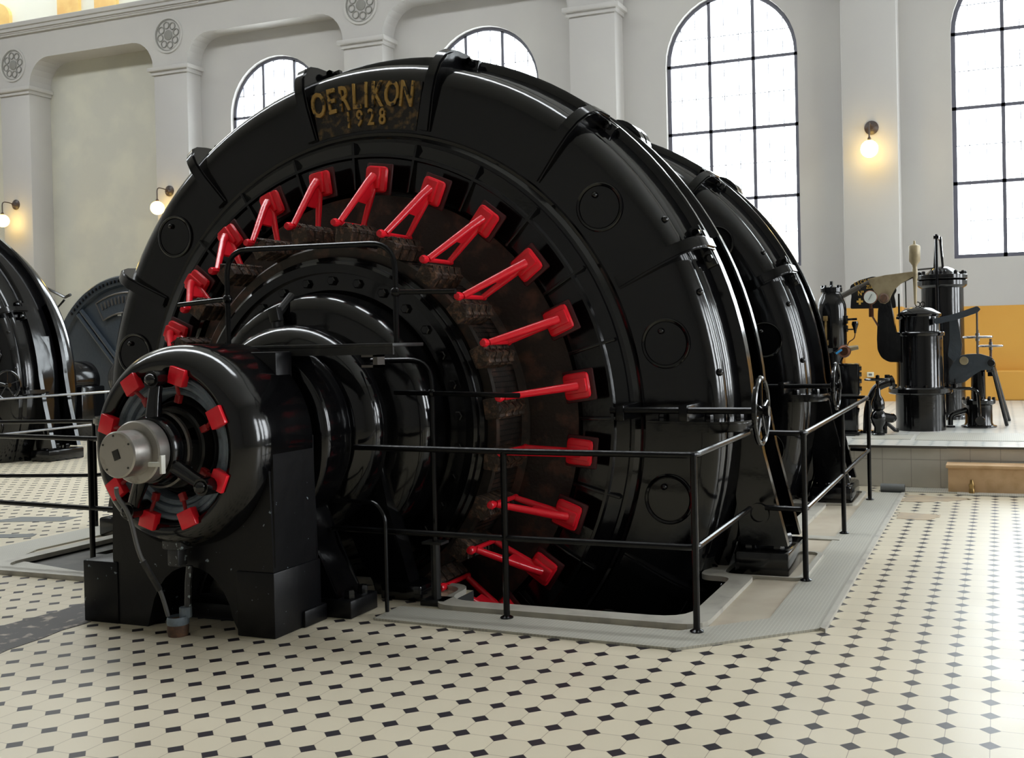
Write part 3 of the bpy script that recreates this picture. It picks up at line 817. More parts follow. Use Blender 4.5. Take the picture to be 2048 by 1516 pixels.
# box stand with an arch between the two feet
n = 14
arch_ = [(.33 * math.cos(PI * k / n), .0 + .40 * math.sin(PI * k / n)) for k in range(n + 1)]
o = [(.575, 0), (.59, .4), (.59, 1.12), (-.59, 1.12), (-.59, .4), (-.575, 0)] + [(-u, v) for u, v in arch_]
add_prism(bm, o, .04, .46, 'Y')
es = [e for e in bm.edges if abs(e.verts[0].co.y - e.verts[1].co.y) < 1e-5 and e.verts[0].co.z > .05]
bmesh.ops.bevel(bm, geom=es, offset=.02, segments=2, affect='EDGES')
stand = obj('stand', bm, 'pedestal', ex, angle=35)
for x0, x1 in ((.335, .60), (-.82, -.55)):
    bm = B(); add_box(bm, (x0, .03, 0), (x1, .47, .375), .008)
    obj('foot_block', bm, 'pedestal', stand)
bm = B(); add_box(bm, (-.62, .28, 0), (.62, .50, .10), .01); obj('sole_beam', bm, 'pedestal', stand)
bm = B(); add_lathe(bm, [(.425, -.02), (.43, -.10), (.445, -.135), (.475, -.145), (.51, -.135), (.545, -.10), (.575, -.05), (.588, .0), (.592, .06), (.592, .43), (.56, .45), (.30, .45), (.30, .42), (.42, .40), (.425, -.02)], 96, 'Y', AX)
dr = obj('drum', bm, 'black', ex, angle=50)
bm = B()
for r0, r1, y in ((.423, .385, -.07), (.39, .34, -.05), (.345, .30, -.03)):
    add_lathe(bm, [(r0, y), (r0 - .008, y - .022), ((r0 + r1) / 2, y - .03), (r1 + .008, y - .022), (r1, y), (r1, y + .06), (r0, y + .06)], 64, 'Y', AX, closed_profile=True)
obj('field_coil_ring', bm, 'coil', ex)
bm = B(); add_lathe(bm, [(.30, .12), (.285, .10), (.27, -.02), (.262, -.03), (.25, -.02), (.25, .04), (.235, .05), (.235, -.08), (.225, -.09), (.20, -.085), (.19, .1), (.1, .1)], 64, 'Y', AX)
obj('collector', bm, 'black_dull', ex)
bm = B(); add_lathe(bm, [(.21, -.19), (.222, -.185), (.222, -.165), (.205, -.16)], 48, 'Y', AX, closed_profile=True); obj('collector_lip', bm, 'steel_dark', ex)
# three-armed spider in front of the drum
sp_ = B()
add_lathe(sp_, [(.07, -.27), (.185, -.27), (.195, -.25), (.195, -.20), (.18, -.18), (.07, -.18)], 40, 'Y', AX, closed_profile=True)
spider = obj('spider_hub', sp_, 'black', ex)
for a in (88, -30, -118):
    bm = B(); a = R(a)
    add_tube(bm, [polar(a, .16, -.225), polar(a, .30, -.215), polar(a, .39, -.20)], [.048, .038, .036], 12)
    add_tube(bm, [polar(a, .395, -.245), polar(a, .395, -.10)], .05, 14)
    add_sphere(bm, polar(a, .395, -.245), .036, 10, 8)
    obj('spider_arm', bm, 'black', ex)
bm = B(); add_lathe(bm, [(0, -.365), (.166, -.365), (.174, -.357), (.174, -.285), (.166, -.275), (0, -.275)], 48, 'Y', AX); sd = obj('flange_disc', bm, 'steel', ex)
bm = B(); add_lathe(bm, [(0, -.492), (.040, -.492), (.119, -.492), (.127, -.484), (.127, -.365), (.120, -.358), (0, -.358)], 48, 'Y', AX); he = obj('shaft_end', bm, 'steel', ex)
bm = B(); add_box(bm, (-.021, -.4955, -.027), (.021, -.49, .027), 0, Matrix.Translation((0, 0, ZA)) @ Matrix.Rotation(R(-20), 4, 'Y')); obj('square_socket', bm, 'black_dull', he)
for a in (150, 100, 35, -40, -130):
    bm = B(); add_lathe(bm, [(0, -.4945), (.006, -.4945), (.006, -.485)], 8, 'Y', polar(R(a), .105, 0)); obj('dowel_hole', bm, 'black_dull', he)
bm = B(); add_box(bm, (.155, -.43, -.012), (.24, -.405, .012), .003, Matrix.Translation((0, 0, ZA - .055))); add_box(bm, (.236, -.432, -.05), (.25, -.40, .05), .003, Matrix.Translation((0, 0, ZA - .055)))
obj('white_pointer', bm, 'white_paint', ex)
for a in (74, 121, 162, -146, -106, -67, -24, 25):
    m = polar_mtx(R(a), .425, -.14)
    bm = B(); add_box(bm, (-.05, -.055, -.02), (.05, .055, .03), .006, m); p = obj('brush_pad', bm, 'red', ex)
    bm = B(); add_tube(bm, [m @ Vector((-.04, 0, .01)), m @ Vector((-.12, -.012, -.02))], .011, 8); add_box(bm, (-.155, -.03, -.035), (-.105, .008, -.005), .005, m); obj('brush_arm', bm, 'red_arm', p)
# grey terminal boxes low on the drum mouth and the drain branch
bm = B(); add_box(bm, (-.08, -.10, .50), (.06, .02, .60), .012); add_box(bm, (-.06, -.08, .40), (.02, .0, .5), .01); obj('terminal_block', bm, 'pipe_grey', ex)
# upper box, boss pair, maker's small plate, wide tread plate on top
bm = B(); add_box(bm, (-.42, .30, 1.20), (.44, .455, 1.625), .012); bx = obj('top_box', bm, 'pedestal', ex)
bm = B(); add_lathe(bm, [(.028, .0), (.042, .01), (.042, .03), (.028, .04)], 20, 'Y', (.335, .255, 1.44)); add_box(bm, (.28, .26, 1.39), (.39, .31, 1.49), .006); obj('oil_gauge', bm, 'steel_dark', bx)
bm = B(); add_box(bm, (.19, .292, 1.435), (.275, .30, 1.475)); obj('small_plate', bm, 'copper_dark', bx)
for x in (.36, .47):
    bm = B(); add_lathe(bm, [(0, 1.30), (.022, 1.295), (.028, 1.28), (.028, 1.13), (.022, 1.11), (0, 1.105)], 16, 'Z', (x - .03, .487, 0)); obj('stand_boss', bm, 'black', stand)

# tread plate with hoop guard over the coupling
tp = thing('hoop_guard', (XA, 5.45, 1.64), 'black tube hoop guard on the tread plate above the exciter', 'guard rail')
bm = B(); add_box(bm, (-.60, -.135, 0), (1.14, .22, .022), .004); add_box(bm, (-.60, -.135, -.045), (1.14, -.12, .0)); obj('tread_plate', bm, 'black_dull', tp)
bm = B(); add_tube(bm, bend([(-.155, 0, 0), (-.155, 0, .635), (1.085, 0, .62), (1.085, 0, 0)], .17, 7), .017, 10); obj('hoop', bm, 'black_tube', tp)
for x, x2 in ((-.155, -.55), (1.085, 1.49)):
    bm = B(); add_tube(bm, [(x, 0, .325), (x2, 0, .315 if x2 > 0 else .30)], .015, 8); add_sphere(bm, (x, 0, .325), .032, 12, 8); obj('stub_rail', bm, 'black_tube', tp)
bm = B(); add_box(bm, (1.0, -.13, -.12), (1.03, -.05, -.03)); add_box(bm, (.92, -.13, -.12), (1.03, -.05, -.105)); add_box(bm, (.92, -.13, -.058), (1.03, -.05, -.043)); obj('bracket', bm, 'steel_dark', tp)

# ------------------------------------------------------------------ railings
def rail_thing(name, label, loc=(0, 0, 0)): return thing(name, loc, label, 'railing', None)
r1 = rail_thing('tube_railing', 'black two-bar railing round the front right corner of the generator pit')
bm = B(); add_tube(bm, bend([(-3.79, 5.62, 1.015), (-2.76, 5.63, 1.005), (-1.59, 5.66, 1.0), (-1.60, 7.05, 1.0)], .07), .0185, 10); obj('top_rail', bm, 'black_tube', r1)
bm = B(); add_tube(bm, bend([(-3.955, 5.62, .50), (-2.76, 5.63, .49), (-1.59, 5.66, .485), (-1.60, 7.05, .485)], .07), .0185, 10); obj('mid_rail', bm, 'black_tube', r1)
for x, y in ((-2.755, 5.63), (-1.598, 5.665)):
    bm = B(); add_tube(bm, [(x, y, .014), (x, y, 1.0)], .0195, 10); add_lathe(bm, [(.04, .014), (.04, .02), (.022, .03)], 12, 'Z', (x, y, 0)); obj('post', bm, 'black_tube', r1)
bm = B(); add_tube(bm, bend([(-3.93, 5.56, .685), (-3.60, 5.555, .685), (-3.53, 5.552, .60), (-3.53, 5.552, .014)], .07), .013, 8); obj('low_hoop', bm, 'black_tube', r1)
r2 = rail_thing('tube_railing', 'black two-bar railing along the right side between the two machine feet')
bm = B(); add_tube(bm, bend([(-1.49, 7.09, 1.0), (-1.225, 7.067, 1.0), (-1.218, 10.72, 1.03), (-1.49, 10.76, 1.03)], .07), .0185, 10); obj('top_rail', bm, 'black_tube', r2)
bm = B(); add_tube(bm, bend([(-1.50, 7.09, .49), (-1.225, 7.067, .49), (-1.218, 10.72, .51), (-1.4, 10.75, .51)], .07), .0185, 10); obj('mid_rail', bm, 'black_tube', r2)
for x, y in ((-1.230, 7.067), (-1.217, 8.841), (-1.218, 10.715)):
    bm = B(); add_tube(bm, [(x, y, .014), (x, y, 1.0)], .0195, 10); add_lathe(bm, [(.04, .014), (.04, .02), (.022, .03)], 12, 'Z', (x, y, 0)); obj('post', bm, 'black_tube', r2)
r3 = rail_thing('tube_railing', 'black two-bar railing at the left, running into the exciter stand')
for z, n_ in ((1.005, 'top_rail'), (.49, 'mid_rail')):
    bm = B(); add_tube(bm, [(-5.36, 5.92, z), (-6.29, 5.93, z), (-11.5, 5.98, z + .05)], .0185, 8); obj(n_, bm, 'black_tube', r3)
for x in (-6.293, -9.9):
    bm = B(); add_tube(bm, [(x, 5.931, 0), (x, 5.931, 1.01)], .0195, 10); obj('post', bm, 'black_tube', r3)
r4 = rail_thing('tube_railing', 'black railing on the far left side of the great generator, seen behind the exciter')
for z, n_ in ((1.0, 'top_rail'), (.49, 'mid_rail')):
    bm = B(); add_tube(bm, [(-9.4, 7.14, z), (-7.92, 7.51, z), (-7.8, 10.6, z)], .0175, 8); obj(n_, bm, 'black_tube', r4)
for x, y in ((-7.918, 7.513), (-7.85, 10.5)):
    bm = B(); add_tube(bm, [(x, y, 0), (x, y, 1.0)], .0185, 10); obj('post', bm, 'black_tube', r4)
r5 = rail_thing('tube_railing', 'worn bright railing in front of the left-hand generator')
for z, n_ in ((1.0, 'top_rail'), (.5, 'mid_rail')):
    bm = B(); add_tube(bm, [(-13.1, 9.2, z), (-13.25, 11.1, z), (-13.35, 13.0, z)], .019, 8); obj(n_, bm, 'chrome', r5)
bm = B(); add_tube(bm, [(-13.35, 12.98, 0), (-13.35, 12.98, 1.0)], .019, 8); obj('post', bm, 'black_tube', r5)
bm = B(); add_tube(bm, [(-13.1, 9.2, 0), (-13.1, 9.2, 1.0)], .019, 8); obj('post', bm, 'black_tube', r5)
g2 = thing('guard_post', (-3.36, 5.86, 0), 'tall black bent-tube guard beside the end bell, standing on the pit edge', 'guard rail')
bm = B(); add_tube(bm, bend([(0, 0, .03), (0, 0, 1.55), (-.44, 0, 1.55)], .16, 7), .018, 10); obj('bent_tube', bm, 'black_tube', g2)
bm = B(); add_tube(bm, [(-.27, 0, 1.345), (.62, -.02, 1.325)], .016, 8); add_sphere(bm, (0, 0, 1.34), .03, 10, 8); obj('stub_rail', bm, 'black_tube', g2)
bm = B(); add_tube(bm, [(0, 0, .0), (0, 0, .40)], .03, 10); add_box(bm, (-.08, -.07, 0), (.09, .07, .035), .006); add_box(bm, (-.07, -.05, .385), (.07, .05, .40)); obj('socket', bm, 'black_dull', g2)

# grey conduit to the floor and the cable hanging from the shaft end
dp = thing('drain_pipe', (-4.45, 4.79, 0), 'chipped thin grey pipe dropping into a rusty floor cap under the exciter', 'pipe')
bm = B(); add_tube(bm, [(.035, .04, .10), (.045, .04, .30), (.05, .05, .395)], .02, 10); obj('riser', bm, 'pipe_grey', dp)
bm = B(); add_lathe(bm, [(0, .10), (.03, .10), (.055, .095), (.058, .06), (.060, .055), (.055, .0), (0, 0)], 24, 'Z'); obj('floor_cap', bm, 'rust', dp)
bm = B(); add_lathe(bm, [(.058, .112), (.062, .10), (.062, .072), (.058, .065)], 24, 'Z'); add_tube(bm, [(.03, .03, .1), (.03, .03, .16)], .035, 8); obj('clamp_band', bm, 'coil', dp)
cb = thing('cable', (-4.53, 4.52, 0), 'grey cable hanging from the steel shaft end down to the rusty cap', 'cable')
bm = B()
pts = [(-.03, -.05, .895), (-.04, -.03, .84), (-.01, .02, .72), (.03, .05, .50), (.06, .15, .30), (.06, .215, .125)]
def smooth_line(p, n=6):
    p = [Vector(q) for q in p]; out = []
    for i in range(len(p) - 1):
        a, b_, c, d = p[max(i - 1, 0)], p[i], p[i + 1], p[min(i + 2, len(p) - 1)]
        for k in range(n):
            t = k / n
            out.append(.5 * ((2 * b_) + (c - a) * t + (2 * a - 5 * b_ + 4 * c - d) * t * t + (3 * b_ - a - 3 * c + d) * t ** 3))
    out.append(p[-1]); return out
add_tube(bm, smooth_line(pts), .012, 8); obj('sheath', bm, 'cable', cb)
bm = B(); add_tube(bm, [(.033, .062, .47), (.062, .152, .29)], .018, 8); obj('sleeve', bm, 'black_dull', cb)

# ------------------------------------------------------------------ turbine governor and its gear on the platform
ZPF = .452
gv = thing('governor', (-.925, 13.75, ZPF), 'tall black cylindrical turbine governor on the platform with a bronze lever on top', 'turbine governor')
gx, gy = -.925, 13.75
def L(p, y=None):      # world X,Z pairs to governor coordinates
    return [(a - gx, c - ZPF) for a, c in p]
bm = B(); add_lathe(bm, [(0, 0), (.30, 0), (.30, .44), (.375, .455), (.385, .47), (.385, .52), (.375, .535), (.285, .54), (.28, .56), (.28, 1.165), (.298, 1.17), (.302, 1.185), (.302, 1.21), (.295, 1.22), (.25, 1.225), (.245, 1.24), (.245, 1.425), (.0, 1.43)], 48, 'Z')
obj('body', bm, 'black', gv, angle=30)
bm = B(); add_lathe(bm, [(.262, 1.41), (.268, 1.425), (.268, 1.445), (.25, 1.46), (.17, 1.51), (.08, 1.535), (0, 1.54)], 40, 'Z'); cap = obj('cap', bm, 'black', gv, angle=30)
for s in (-1, 1):
    bm = B(); c = Vector((.02 + s * .03, -.05, 1.565)); add_tube(bm, [c + Vector((.028 * math.cos(k * PI / 6), 0, .028 * math.sin(k * PI / 6))) for k in range(12)], .007, 6, True); obj('eye_bolt', bm, 'black', cap)
for k, a in enumerate((-150, -112, -75, -38, 0, 40, 80, 120, 160)):
    bm = B(); add_tube(bm, [(.265 * math.cos(R(a)), .265 * math.sin(R(a)), .54), (.265 * math.cos(R(a)), .265 * math.sin(R(a)), 1.17)] if k % 3 == 0 else [(.335 * math.cos(R(a)), .335 * math.sin(R(a)), .53), (.335 * math.cos(R(a)), .335 * math.sin(R(a)), .565)], .022, 8)
    obj('stay_bolt', bm, 'black', gv)
bm = B(); add_tube(bm, [(-.225, -.16, 1.38), (-.225, -.16, 1.70)], .012, 8); add_tube(bm, [(-.25, -.12, 1.40), (-.20, -.2, 1.40)], .02, 8); obj('side_rod', bm, 'black', gv)
# tapered bracket on the left and the bronze lever it carries
bm = B(); vs = add_prism(bm, L(rpoly([(-1.368, 2.10), (-1.259, 2.125), (-1.211, 1.827), (-1.20, 1.66), (-1.12, 1.66), (-1.12, 1.30), (-1.28, 1.305), (-1.37, 1.36), (-1.415, 1.46), (-1.42, 1.60), (-1.401, 1.956)], .03, 3)), -.20, -.06, 'Y'); round_edges(bm, .012); obj('lever_bracket', bm, 'black', gv, angle=35)
bm = B(); add_prism(bm, L([(-1.50, 2.35), (-1.303, 2.384), (-.946, 2.418), (-.92, 2.39), (-.925, 2.365), (-.971, 2.336), (-1.125, 2.281), (-1.198, 2.216), (-1.236, 2.125), (-1.262, 2.06), (-1.31, 2.03), (-1.36, 2.04), (-1.395, 2.085), (-1.421, 2.168), (-1.45, 2.244), (-1.50, 2.30)]), -.275, -.215, 'Y'); round_edges(bm, .012)
lv = obj('lever', bm, 'bronze_grey', gv, angle=35)
bm = B(); add_lathe(bm, [(0, -.30), (.045, -.30), (.062, -.285), (.062, -.19), (0, -.19)], 20, 'Y', (-1.32 - gx, 0, 2.10 - ZPF)); obj('pivot', bm, 'rust', lv)
bm = B(); add_tube(bm, [(-1.47 - gx, -.24, 2.325 - ZPF), (-1.66 - gx, -.24, 2.235 - ZPF)], .022, 10); add_tube(bm, [(-1.62 - gx, -.24, 2.252 - ZPF), (-1.83 - gx, -.24, 2.145 - ZPF)], .034, 10); obj('link_rod', bm, 'steel_dark', lv)
bm = B(); c = (-.948 - gx, -.245, 0)
add_lathe(bm, [(0, 2.345), (.012, 2.34), (.016, 2.30), (.065, 2.28), (.070, 2.26), (.066, 2.09), (.03, 2.04), (.028, 2.0), (.033, 1.985), (.033, 1.89), (.026, 1.87), (.020, 1.70), (.016, 1.56), (0, 1.555)], 20, 'Z', c); obj('oil_cup', bm, 'bronze_grey', gv, angle=35)
bm = B(); add_tube(bm, [(-1.066 - gx, -.18, 2.38 - ZPF), (-1.07 - gx, -.10, 1.98 - ZPF)], .008, 6); obj('thin_rod', bm, 'black', gv)
# forked arm on the right with a rod and slotted link
bm = B(); add_prism(bm, L(rpoly([(-.74, 1.83), (-.497, 1.883), (-.235, 1.970), (-.195, 1.93), (-.236, 1.888), (-.44, 1.82), (-.72, 1.76)], .015, 2)), -.24, -.17, 'Y'); ar = obj('forked_arm', bm, 'blue_black', gv, angle=35)
bm = B(); add_prism(bm, L(rpoly([(-.56, 1.86), (-.479, 1.875), (-.452, 1.747), (-.416, 1.50), (-.435, 1.365), (-.518, 1.305), (-.585, 1.368), (-.56, 1.564)], .02, 2)), -.165, -.11, 'Y'); obj('slotted_link', bm, 'blue_black', ar, angle=35)
bm = B(); add_tube(bm, [(-.24 - gx, -.205, 1.915 - ZPF), (-.243 - gx, -.205, 1.40 - ZPF)], .012, 8); obj('hanging_rod', bm, 'steel_dark', ar)
# pressure gauge on its stem
bm = B(); add_lathe(bm, [(0, -.035), (.078, -.035), (.085, -.03), (.085, .03), (0, .03)], 28, 'Y', (-1.47 - gx, -.36, 2.112 - ZPF)); add_tube(bm, [(-1.47 - gx, -.33, 2.04 - ZPF), (-1.468 - gx, -.33, 1.97 - ZPF)], .014, 8); add_box(bm, (-1.495 - gx, -.355, 1.87 - ZPF), (-1.44 - gx, -.30, 1.98 - ZPF), .005)
add_tube(bm, [(-1.468 - gx, -.33, 1.90 - ZPF), (-1.40 - gx, -.18, 1.75 - ZPF)], .012, 8)
pg = obj('pressure_gauge', bm, 'copper_dark', gv)
bm = B(); add_lathe(bm, [(0, -.038), (.076, -.037), (.076, -.033)], 28, 'Y', (-1.47 - gx, -.36, 2.112 - ZPF)); dl = obj('dial', bm, 'dial', pg)
bm = B(); add_tube(bm, [(-1.49 - gx, -.40, 2.08 - ZPF), (-1.45 - gx, -.40, 2.15 - ZPF)], .003, 5); obj('needle', bm, 'black_dull', dl)
# cast name board behind the lever
bm = B(); add_prism(bm, L(rpoly([(-1.78, 1.99), (-1.772, 2.105), (-1.762, 2.165), (-1.785, 2.215), (-1.775, 2.292), (-1.667, 2.352), (-1.497, 2.396), (-1.342, 2.375), (-1.22, 2.295), (-1.20, 2.2), (-1.235, 2.15), (-1.218, 2.073), (-1.213, 1.984)], .02, 2)), .14, .165, 'Y'); sg = obj('name_board', bm, 'signface', gv, False)
bm = B(); rx = Matrix.Rotation(R(90), 4, 'X')
for i, ch in enumerate('ESCHER WYSS'):
    t = R(111.5 - i * 4.2); c = (-1.497, 1.75)
    p = Vector((c[0] + .595 * math.cos(t) - gx, .137, c[1] + .595 * math.sin(t) - ZPF))
    if ch != ' ': text_bm(bm, ch, .064, .006, Matrix.Translation(p) @ Matrix.Rotation(-(t - PI / 2), 4, 'Y') @ rx, .75)
for txt, x, z, sz in (('ZÜRICH', -1.49, 2.262, .06), ('Nº', -1.645, 2.185, .085)):
    text_bm(bm, txt, sz, .006, Matrix.Translation((x - gx, .137, z - ZPF)) @ rx, .8)
add_box(bm, (-1.70 - gx, .133, 2.068 - ZPF), (-1.62 - gx, .14, 2.094 - ZPF)); add_box(bm, (-1.673 - gx, .1325, 2.041 - ZPF), (-1.647 - gx, .1395, 2.121 - ZPF))
obj('board_lettering', bm, 'signletter', sg, False)
bm = B(); add_tube(bm, [(-1.30 - gx, .152, 2.0 - ZPF), (-1.30 - gx, .10, 1.70 - ZPF), (-1.16 - gx, .0, 1.60 - ZPF)], .02, 8); obj('board_stay', bm, 'black', gv)
# rocker casting, pins, handwheels on the pillar at its right
rk = thing('valve_stand', (-.25, 14.2, ZPF), 'low black valve stand with two flat handwheels, right of the governor', 'valve')
vx, vy = -.25, 14.2
bm = B(); add_lathe(bm, [(0, 0), (.215, 0), (.215, .02), (.175, .03), (.165, .06), (.165, .28), (.20, .30), (.205, .32), (.205, .345), (.19, .35), (.09, .36), (.085, .74), (.0, .745)], 32, 'Z'); obj('body', bm, 'black', rk, angle=30)
for k in range(8):
    a = k * PI / 4; bm = B(); add_hex(bm, (.18 * math.cos(a), .18 * math.sin(a), .345), .02, .035); obj('cover_bolt', bm, 'black', rk)
for x, y, z, r in ((0.0, -.02, 1.14, .17), (.155, -.06, 1.025, .14)):
    bm = B(); add_tube(bm, [(x, y, .72), (x, y, z + .09)], .016, 8); sp_ = obj('spindle', bm, 'rust', rk)
    bm = B(); handwheel(bm, (x, y, z), r, 'Z'); add_lathe(bm, [(r * .93, -.008), (r * 1.06, -.008), (r * 1.06, .01), (r * .93, .01)], 32, 'Z', (x, y, z), closed_profile=True); obj('handwheel', bm, 'chrome', sp_)
bm = B(); add_prism(bm, [(a - vx, c - ZPF) for a, c in rpoly([(-.59, 1.185), (-.548, 1.26), (-.469, 1.36), (-.368, 1.383), (-.22, 1.385), (-.087, 1.342), (-.047, 1.291), (-.077, 1.192), (-.118, 1.18), (-.212, 1.193), (-.313, 1.107), (-.403, 1.032), (-.51, 1.008), (-.59, 1.0)], .02, 2)], -.26, -.16, 'Y'); round_edges(bm, .012); rb = obj('rocker', bm, 'blue_black', rk, angle=35)
bm = B(); add_lathe(bm, [(0, -.28), (.05, -.28), (.055, -.27), (.055, -.15), (0, -.15)], 18, 'Y', (-.41 - vx, 0, 1.30 - ZPF)); obj('bronze_pin', bm, 'bronze_grey', rb)
bm = B(); add_lathe(bm, [(0, -.28), (.04, -.28), (.045, -.27), (.045, -.15), (0, -.15)], 18, 'Y', (-.09 - vx, 0, 1.27 - ZPF)); obj('end_pin', bm, 'black', rb)
bm = B(); add_tube(bm, [(-.09 - vx, -.10, 1.26 - ZPF), (-.085 - vx, -.10, 1.10 - ZPF)], .05, 8); add_box(bm, (.10, -.2, .70), (.2, -.0, .80), .01); obj('pin_bearing', bm, 'black', rb)
for a, b_ in (((-.08, 14.0, 1.22), (.08, 14.35, ZPF + .012)), ((-.06, 14.2, 1.20), (.115, 15.2, ZPF + .012))):
    bm = B(); add_tube(bm, [Vector(a) - Vector((vx, vy, ZPF)), Vector(b_) - Vector((vx, vy, ZPF))], .024, 8); obj('slanting_leg', bm, 'black', rk)
bm = B(); add_tube(bm, bend([(-.34, -.10, .03), (-.34, -.10, .16), (-.15, -.05, .22)], .14, 6), .035, 10); add_lathe(bm, [(0, 0), (.06, 0), (.06, .02), (.0, .02)], 16, 'Z', (-.34, -.10, .0)); obj('elbow_pipe', bm, 'black', rk)
bm = B(); add_tube(bm, bend([(-.30, -.28, .505), (.0, -.28, .50), (.02, -.28, .05)], .1, 6), .02, 8); add_lathe(bm, [(0, -.30), (.055, -.30), (.06, -.28), (.06, -.24), (0, -.24)], 14, 'Y', (.02, 0, .10)); obj('bent_pipe', bm, 'black', rk)
bm = B(); add_tube(bm, [(-.27, -.28, .505), (-.27, -.28, .56)], .03, 10); handwheel(bm, (-.27, -.28, .575), .055, 'Z'); obj('small_tap', bm, 'black', rk)

# tall cylinder behind, with bolted lid and forked guide
tc = thing('servo_cylinder', (-.73, 15.6, ZPF), 'tall black cylinder with bolted lid and forked guide, behind the governor', 'machine cylinder')
bm = B(); add_lathe(bm, [(0, 0), (.34, 0), (.34, .04), (.29, .06), (.285, 1.83), (.32, 1.85), (.335, 1.87), (.335, 1.93), (.32, 1.945), (0, 1.95)], 40, 'Z'); obj('body', bm, 'black', tc, angle=30)
bm = B(); add_lathe(bm, [(.335, 1.955), (.34, 1.96), (.34, 2.01), (.335, 2.015), (.25, 2.02), (.22, 2.04), (.15, 2.10), (.08, 2.13), (0, 2.14)], 40, 'Z'); ld = obj('lid', bm, 'black', tc, angle=30)
for k in range(12):
    a = k * PI / 6 + .15; bm = B(); add_hex(bm, (.305 * math.cos(a), .305 * math.sin(a), 2.012), .026, .055); obj('lid_bolt', bm, 'black', ld)
for s in (-1, 1):
    bm = B(); o = [(s * .075, 2.05), (s * .045, 2.05), (s * .012, 2.50), (s * .012, 2.55), (s * .045, 2.55), (s * .048, 2.46)]; add_prism(bm, [(u - .04, v) for u, v in o], -.06, .0, 'Y'); obj('guide_fork', bm, 'black', tc)
bm = B(); add_tube(bm, [(-.05, -.36, .3), (-.05, -.36, 2.56)], .02, 8); add_box(bm, (-.085, -.39, 2.5), (-.015, -.02, 2.54)); obj('guide_rod', bm, 'black_tube', tc)
bm = B(); add_tube(bm, [(-.34, -.1, 2.10), (-.06, -.02, 2.12)], .012, 8); obj('cross_rod', bm, 'steel_dark', tc)

# pressure accumulator with oil pump at the left of the governor
ac = thing('accumulator', (-1.925, 13.25, ZPF), 'bottle-shaped black pressure vessel on the platform just right of the rear generator', 'pressure vessel')
bm = B(); add_lathe(bm, [(0, 0), (.17, 0), (.17, .03), (.12, .05), (.12, .98), (.165, 1.02), (.180, 1.05), (.180, 1.50), (.172, 1.58), (.145, 1.655), (.115, 1.71), (.115, 1.725), (.130, 1.735), (.130, 1.785), (.115, 1.795), (.0, 1.80)], 36, 'Z'); obj('vessel', bm, 'black', ac, angle=30)
bm = B(); add_tube(bm, [(0, 0, 1.79), (0, 0, 1.87)], .02, 10); obj('neck_stub', bm, 'black', ac)
for k in range(8):
    a = k * PI / 4 + .2; bm = B(); add_hex(bm, (.11 * math.cos(a), .11 * math.sin(a), 1.79), .016, .03); obj('neck_bolt', bm, 'black', ac)
bm = B(); add_tube(bm, [(.17, -.05, 1.39), (.31, -.05, 1.395)], .014, 8); add_box(bm, (.15, -.09, 1.34), (.20, -.01, 1.44), .006); add_box(bm, (.15, -.09, 1.24), (.20, -.01, 1.32), .006); obj('cock', bm, 'black', ac)
bm = B(); add_lathe(bm, [(0, 1.37), (.035, 1.365), (.042, 1.33), (.02, 1.27), (.012, 1.22), (0, 1.22)], 14, 'Z', (.285, -.05, 0)); add_tube(bm, [(.17, -.05, 1.27), (.285, -.05, 1.27)], .01, 6); obj('funnel', bm, 'black', ac)
bm = B(); add_tube(bm, smooth_line([(.285, -.05, 1.23), (.27, -.05, 1.16), (.20, -.05, 1.10), (.18, -.05, .98)]), .007, 6); obj('copper_pipe', bm, 'copper_dark', ac)
bm = B(); add_tube(bm, [(-.05, -.19, 1.12), (-.05, -.19, 1.40)], .012, 8); add_box(bm, (-.075, -.21, 1.38), (-.025, -.16, 1.44), .004); add_box(bm, (-.08, -.215, 1.08), (-.02, -.16, 1.14), .004); obj('gauge_glass', bm, 'brass', ac)
mg = thing('inspection_lamp', (-1.72, 12.82, 1.46), 'brown round lamp head with a blue stripe, under the bottle-shaped vessel', 'lamp')
bm = B(); add_lathe(bm, [(0, -.07), (.05, -.075), (.072, -.06), (.078, -.02), (.07, .06), (.04, .085), (0, .09)], 24, 'Y'); obj('head', bm, 'copper_dark', mg)
bm = B(); add_box(bm, (-.09, -.082, .018), (-.005, -.074, .042), .002, Matrix.Rotation(R(-35), 4, 'Y')); obj('blue_stripe', bm, 'blue_paint', mg)
bm = B(); add_tube(bm, [(.05, .0, .03), (.16, .0, .045)], [.032, .026], 12); obj('handle', bm, 'bronze_grey', mg)
bm = B(); add_tube(bm, [(-.02, .05, -.03), (-.06, .10, -.105)], .02, 8); obj('bracket', bm, 'black', mg)
pm = thing('oil_pump', (-1.69, 12.9, ZPF), 'squat black oil pump casing behind the end of the right railing', 'pump')
bm = B(); add_box(bm, (-.16, -.12, .47), (.13, .14, .86), .03); add_box(bm, (-.13, -.10, .0), (.10, .12, .48), .01); add_box(bm, (-.17, -.15, 0), (.13, .17, .05), .008); obj('casing', bm, 'black', pm)
for z in (.56, .65, .73, .80):
    bm = B(); add_tube(bm, [(.12, -.05, z), (.16, -.05, z)], .026, 8); obj('side_stud', bm, 'black', pm)
bm = B(); add_tube(bm, [(.05, -.02, .30), (.11, -.02, .28), (.115, -.02, .279)], .05, 10); obj('outlet_pipe', bm, 'black', pm)
vl = thing('stop_valve', (-1.35, 12.88, ZPF), 'black stop valve with flat handwheel in front of the governor base', 'valve')
bm = B(); add_lathe(bm, [(0, 0), (.075, 0), (.075, .02), (.055, .03), (.05, .10), (.08, .15), (.095, .21), (.08, .27), (.055, .30), (.075, .32), (.078, .38), (.065, .43), (.035, .48), (.028, .56), (0, .565)], 28, 'Z'); obj('body', bm, 'black', vl, angle=35)
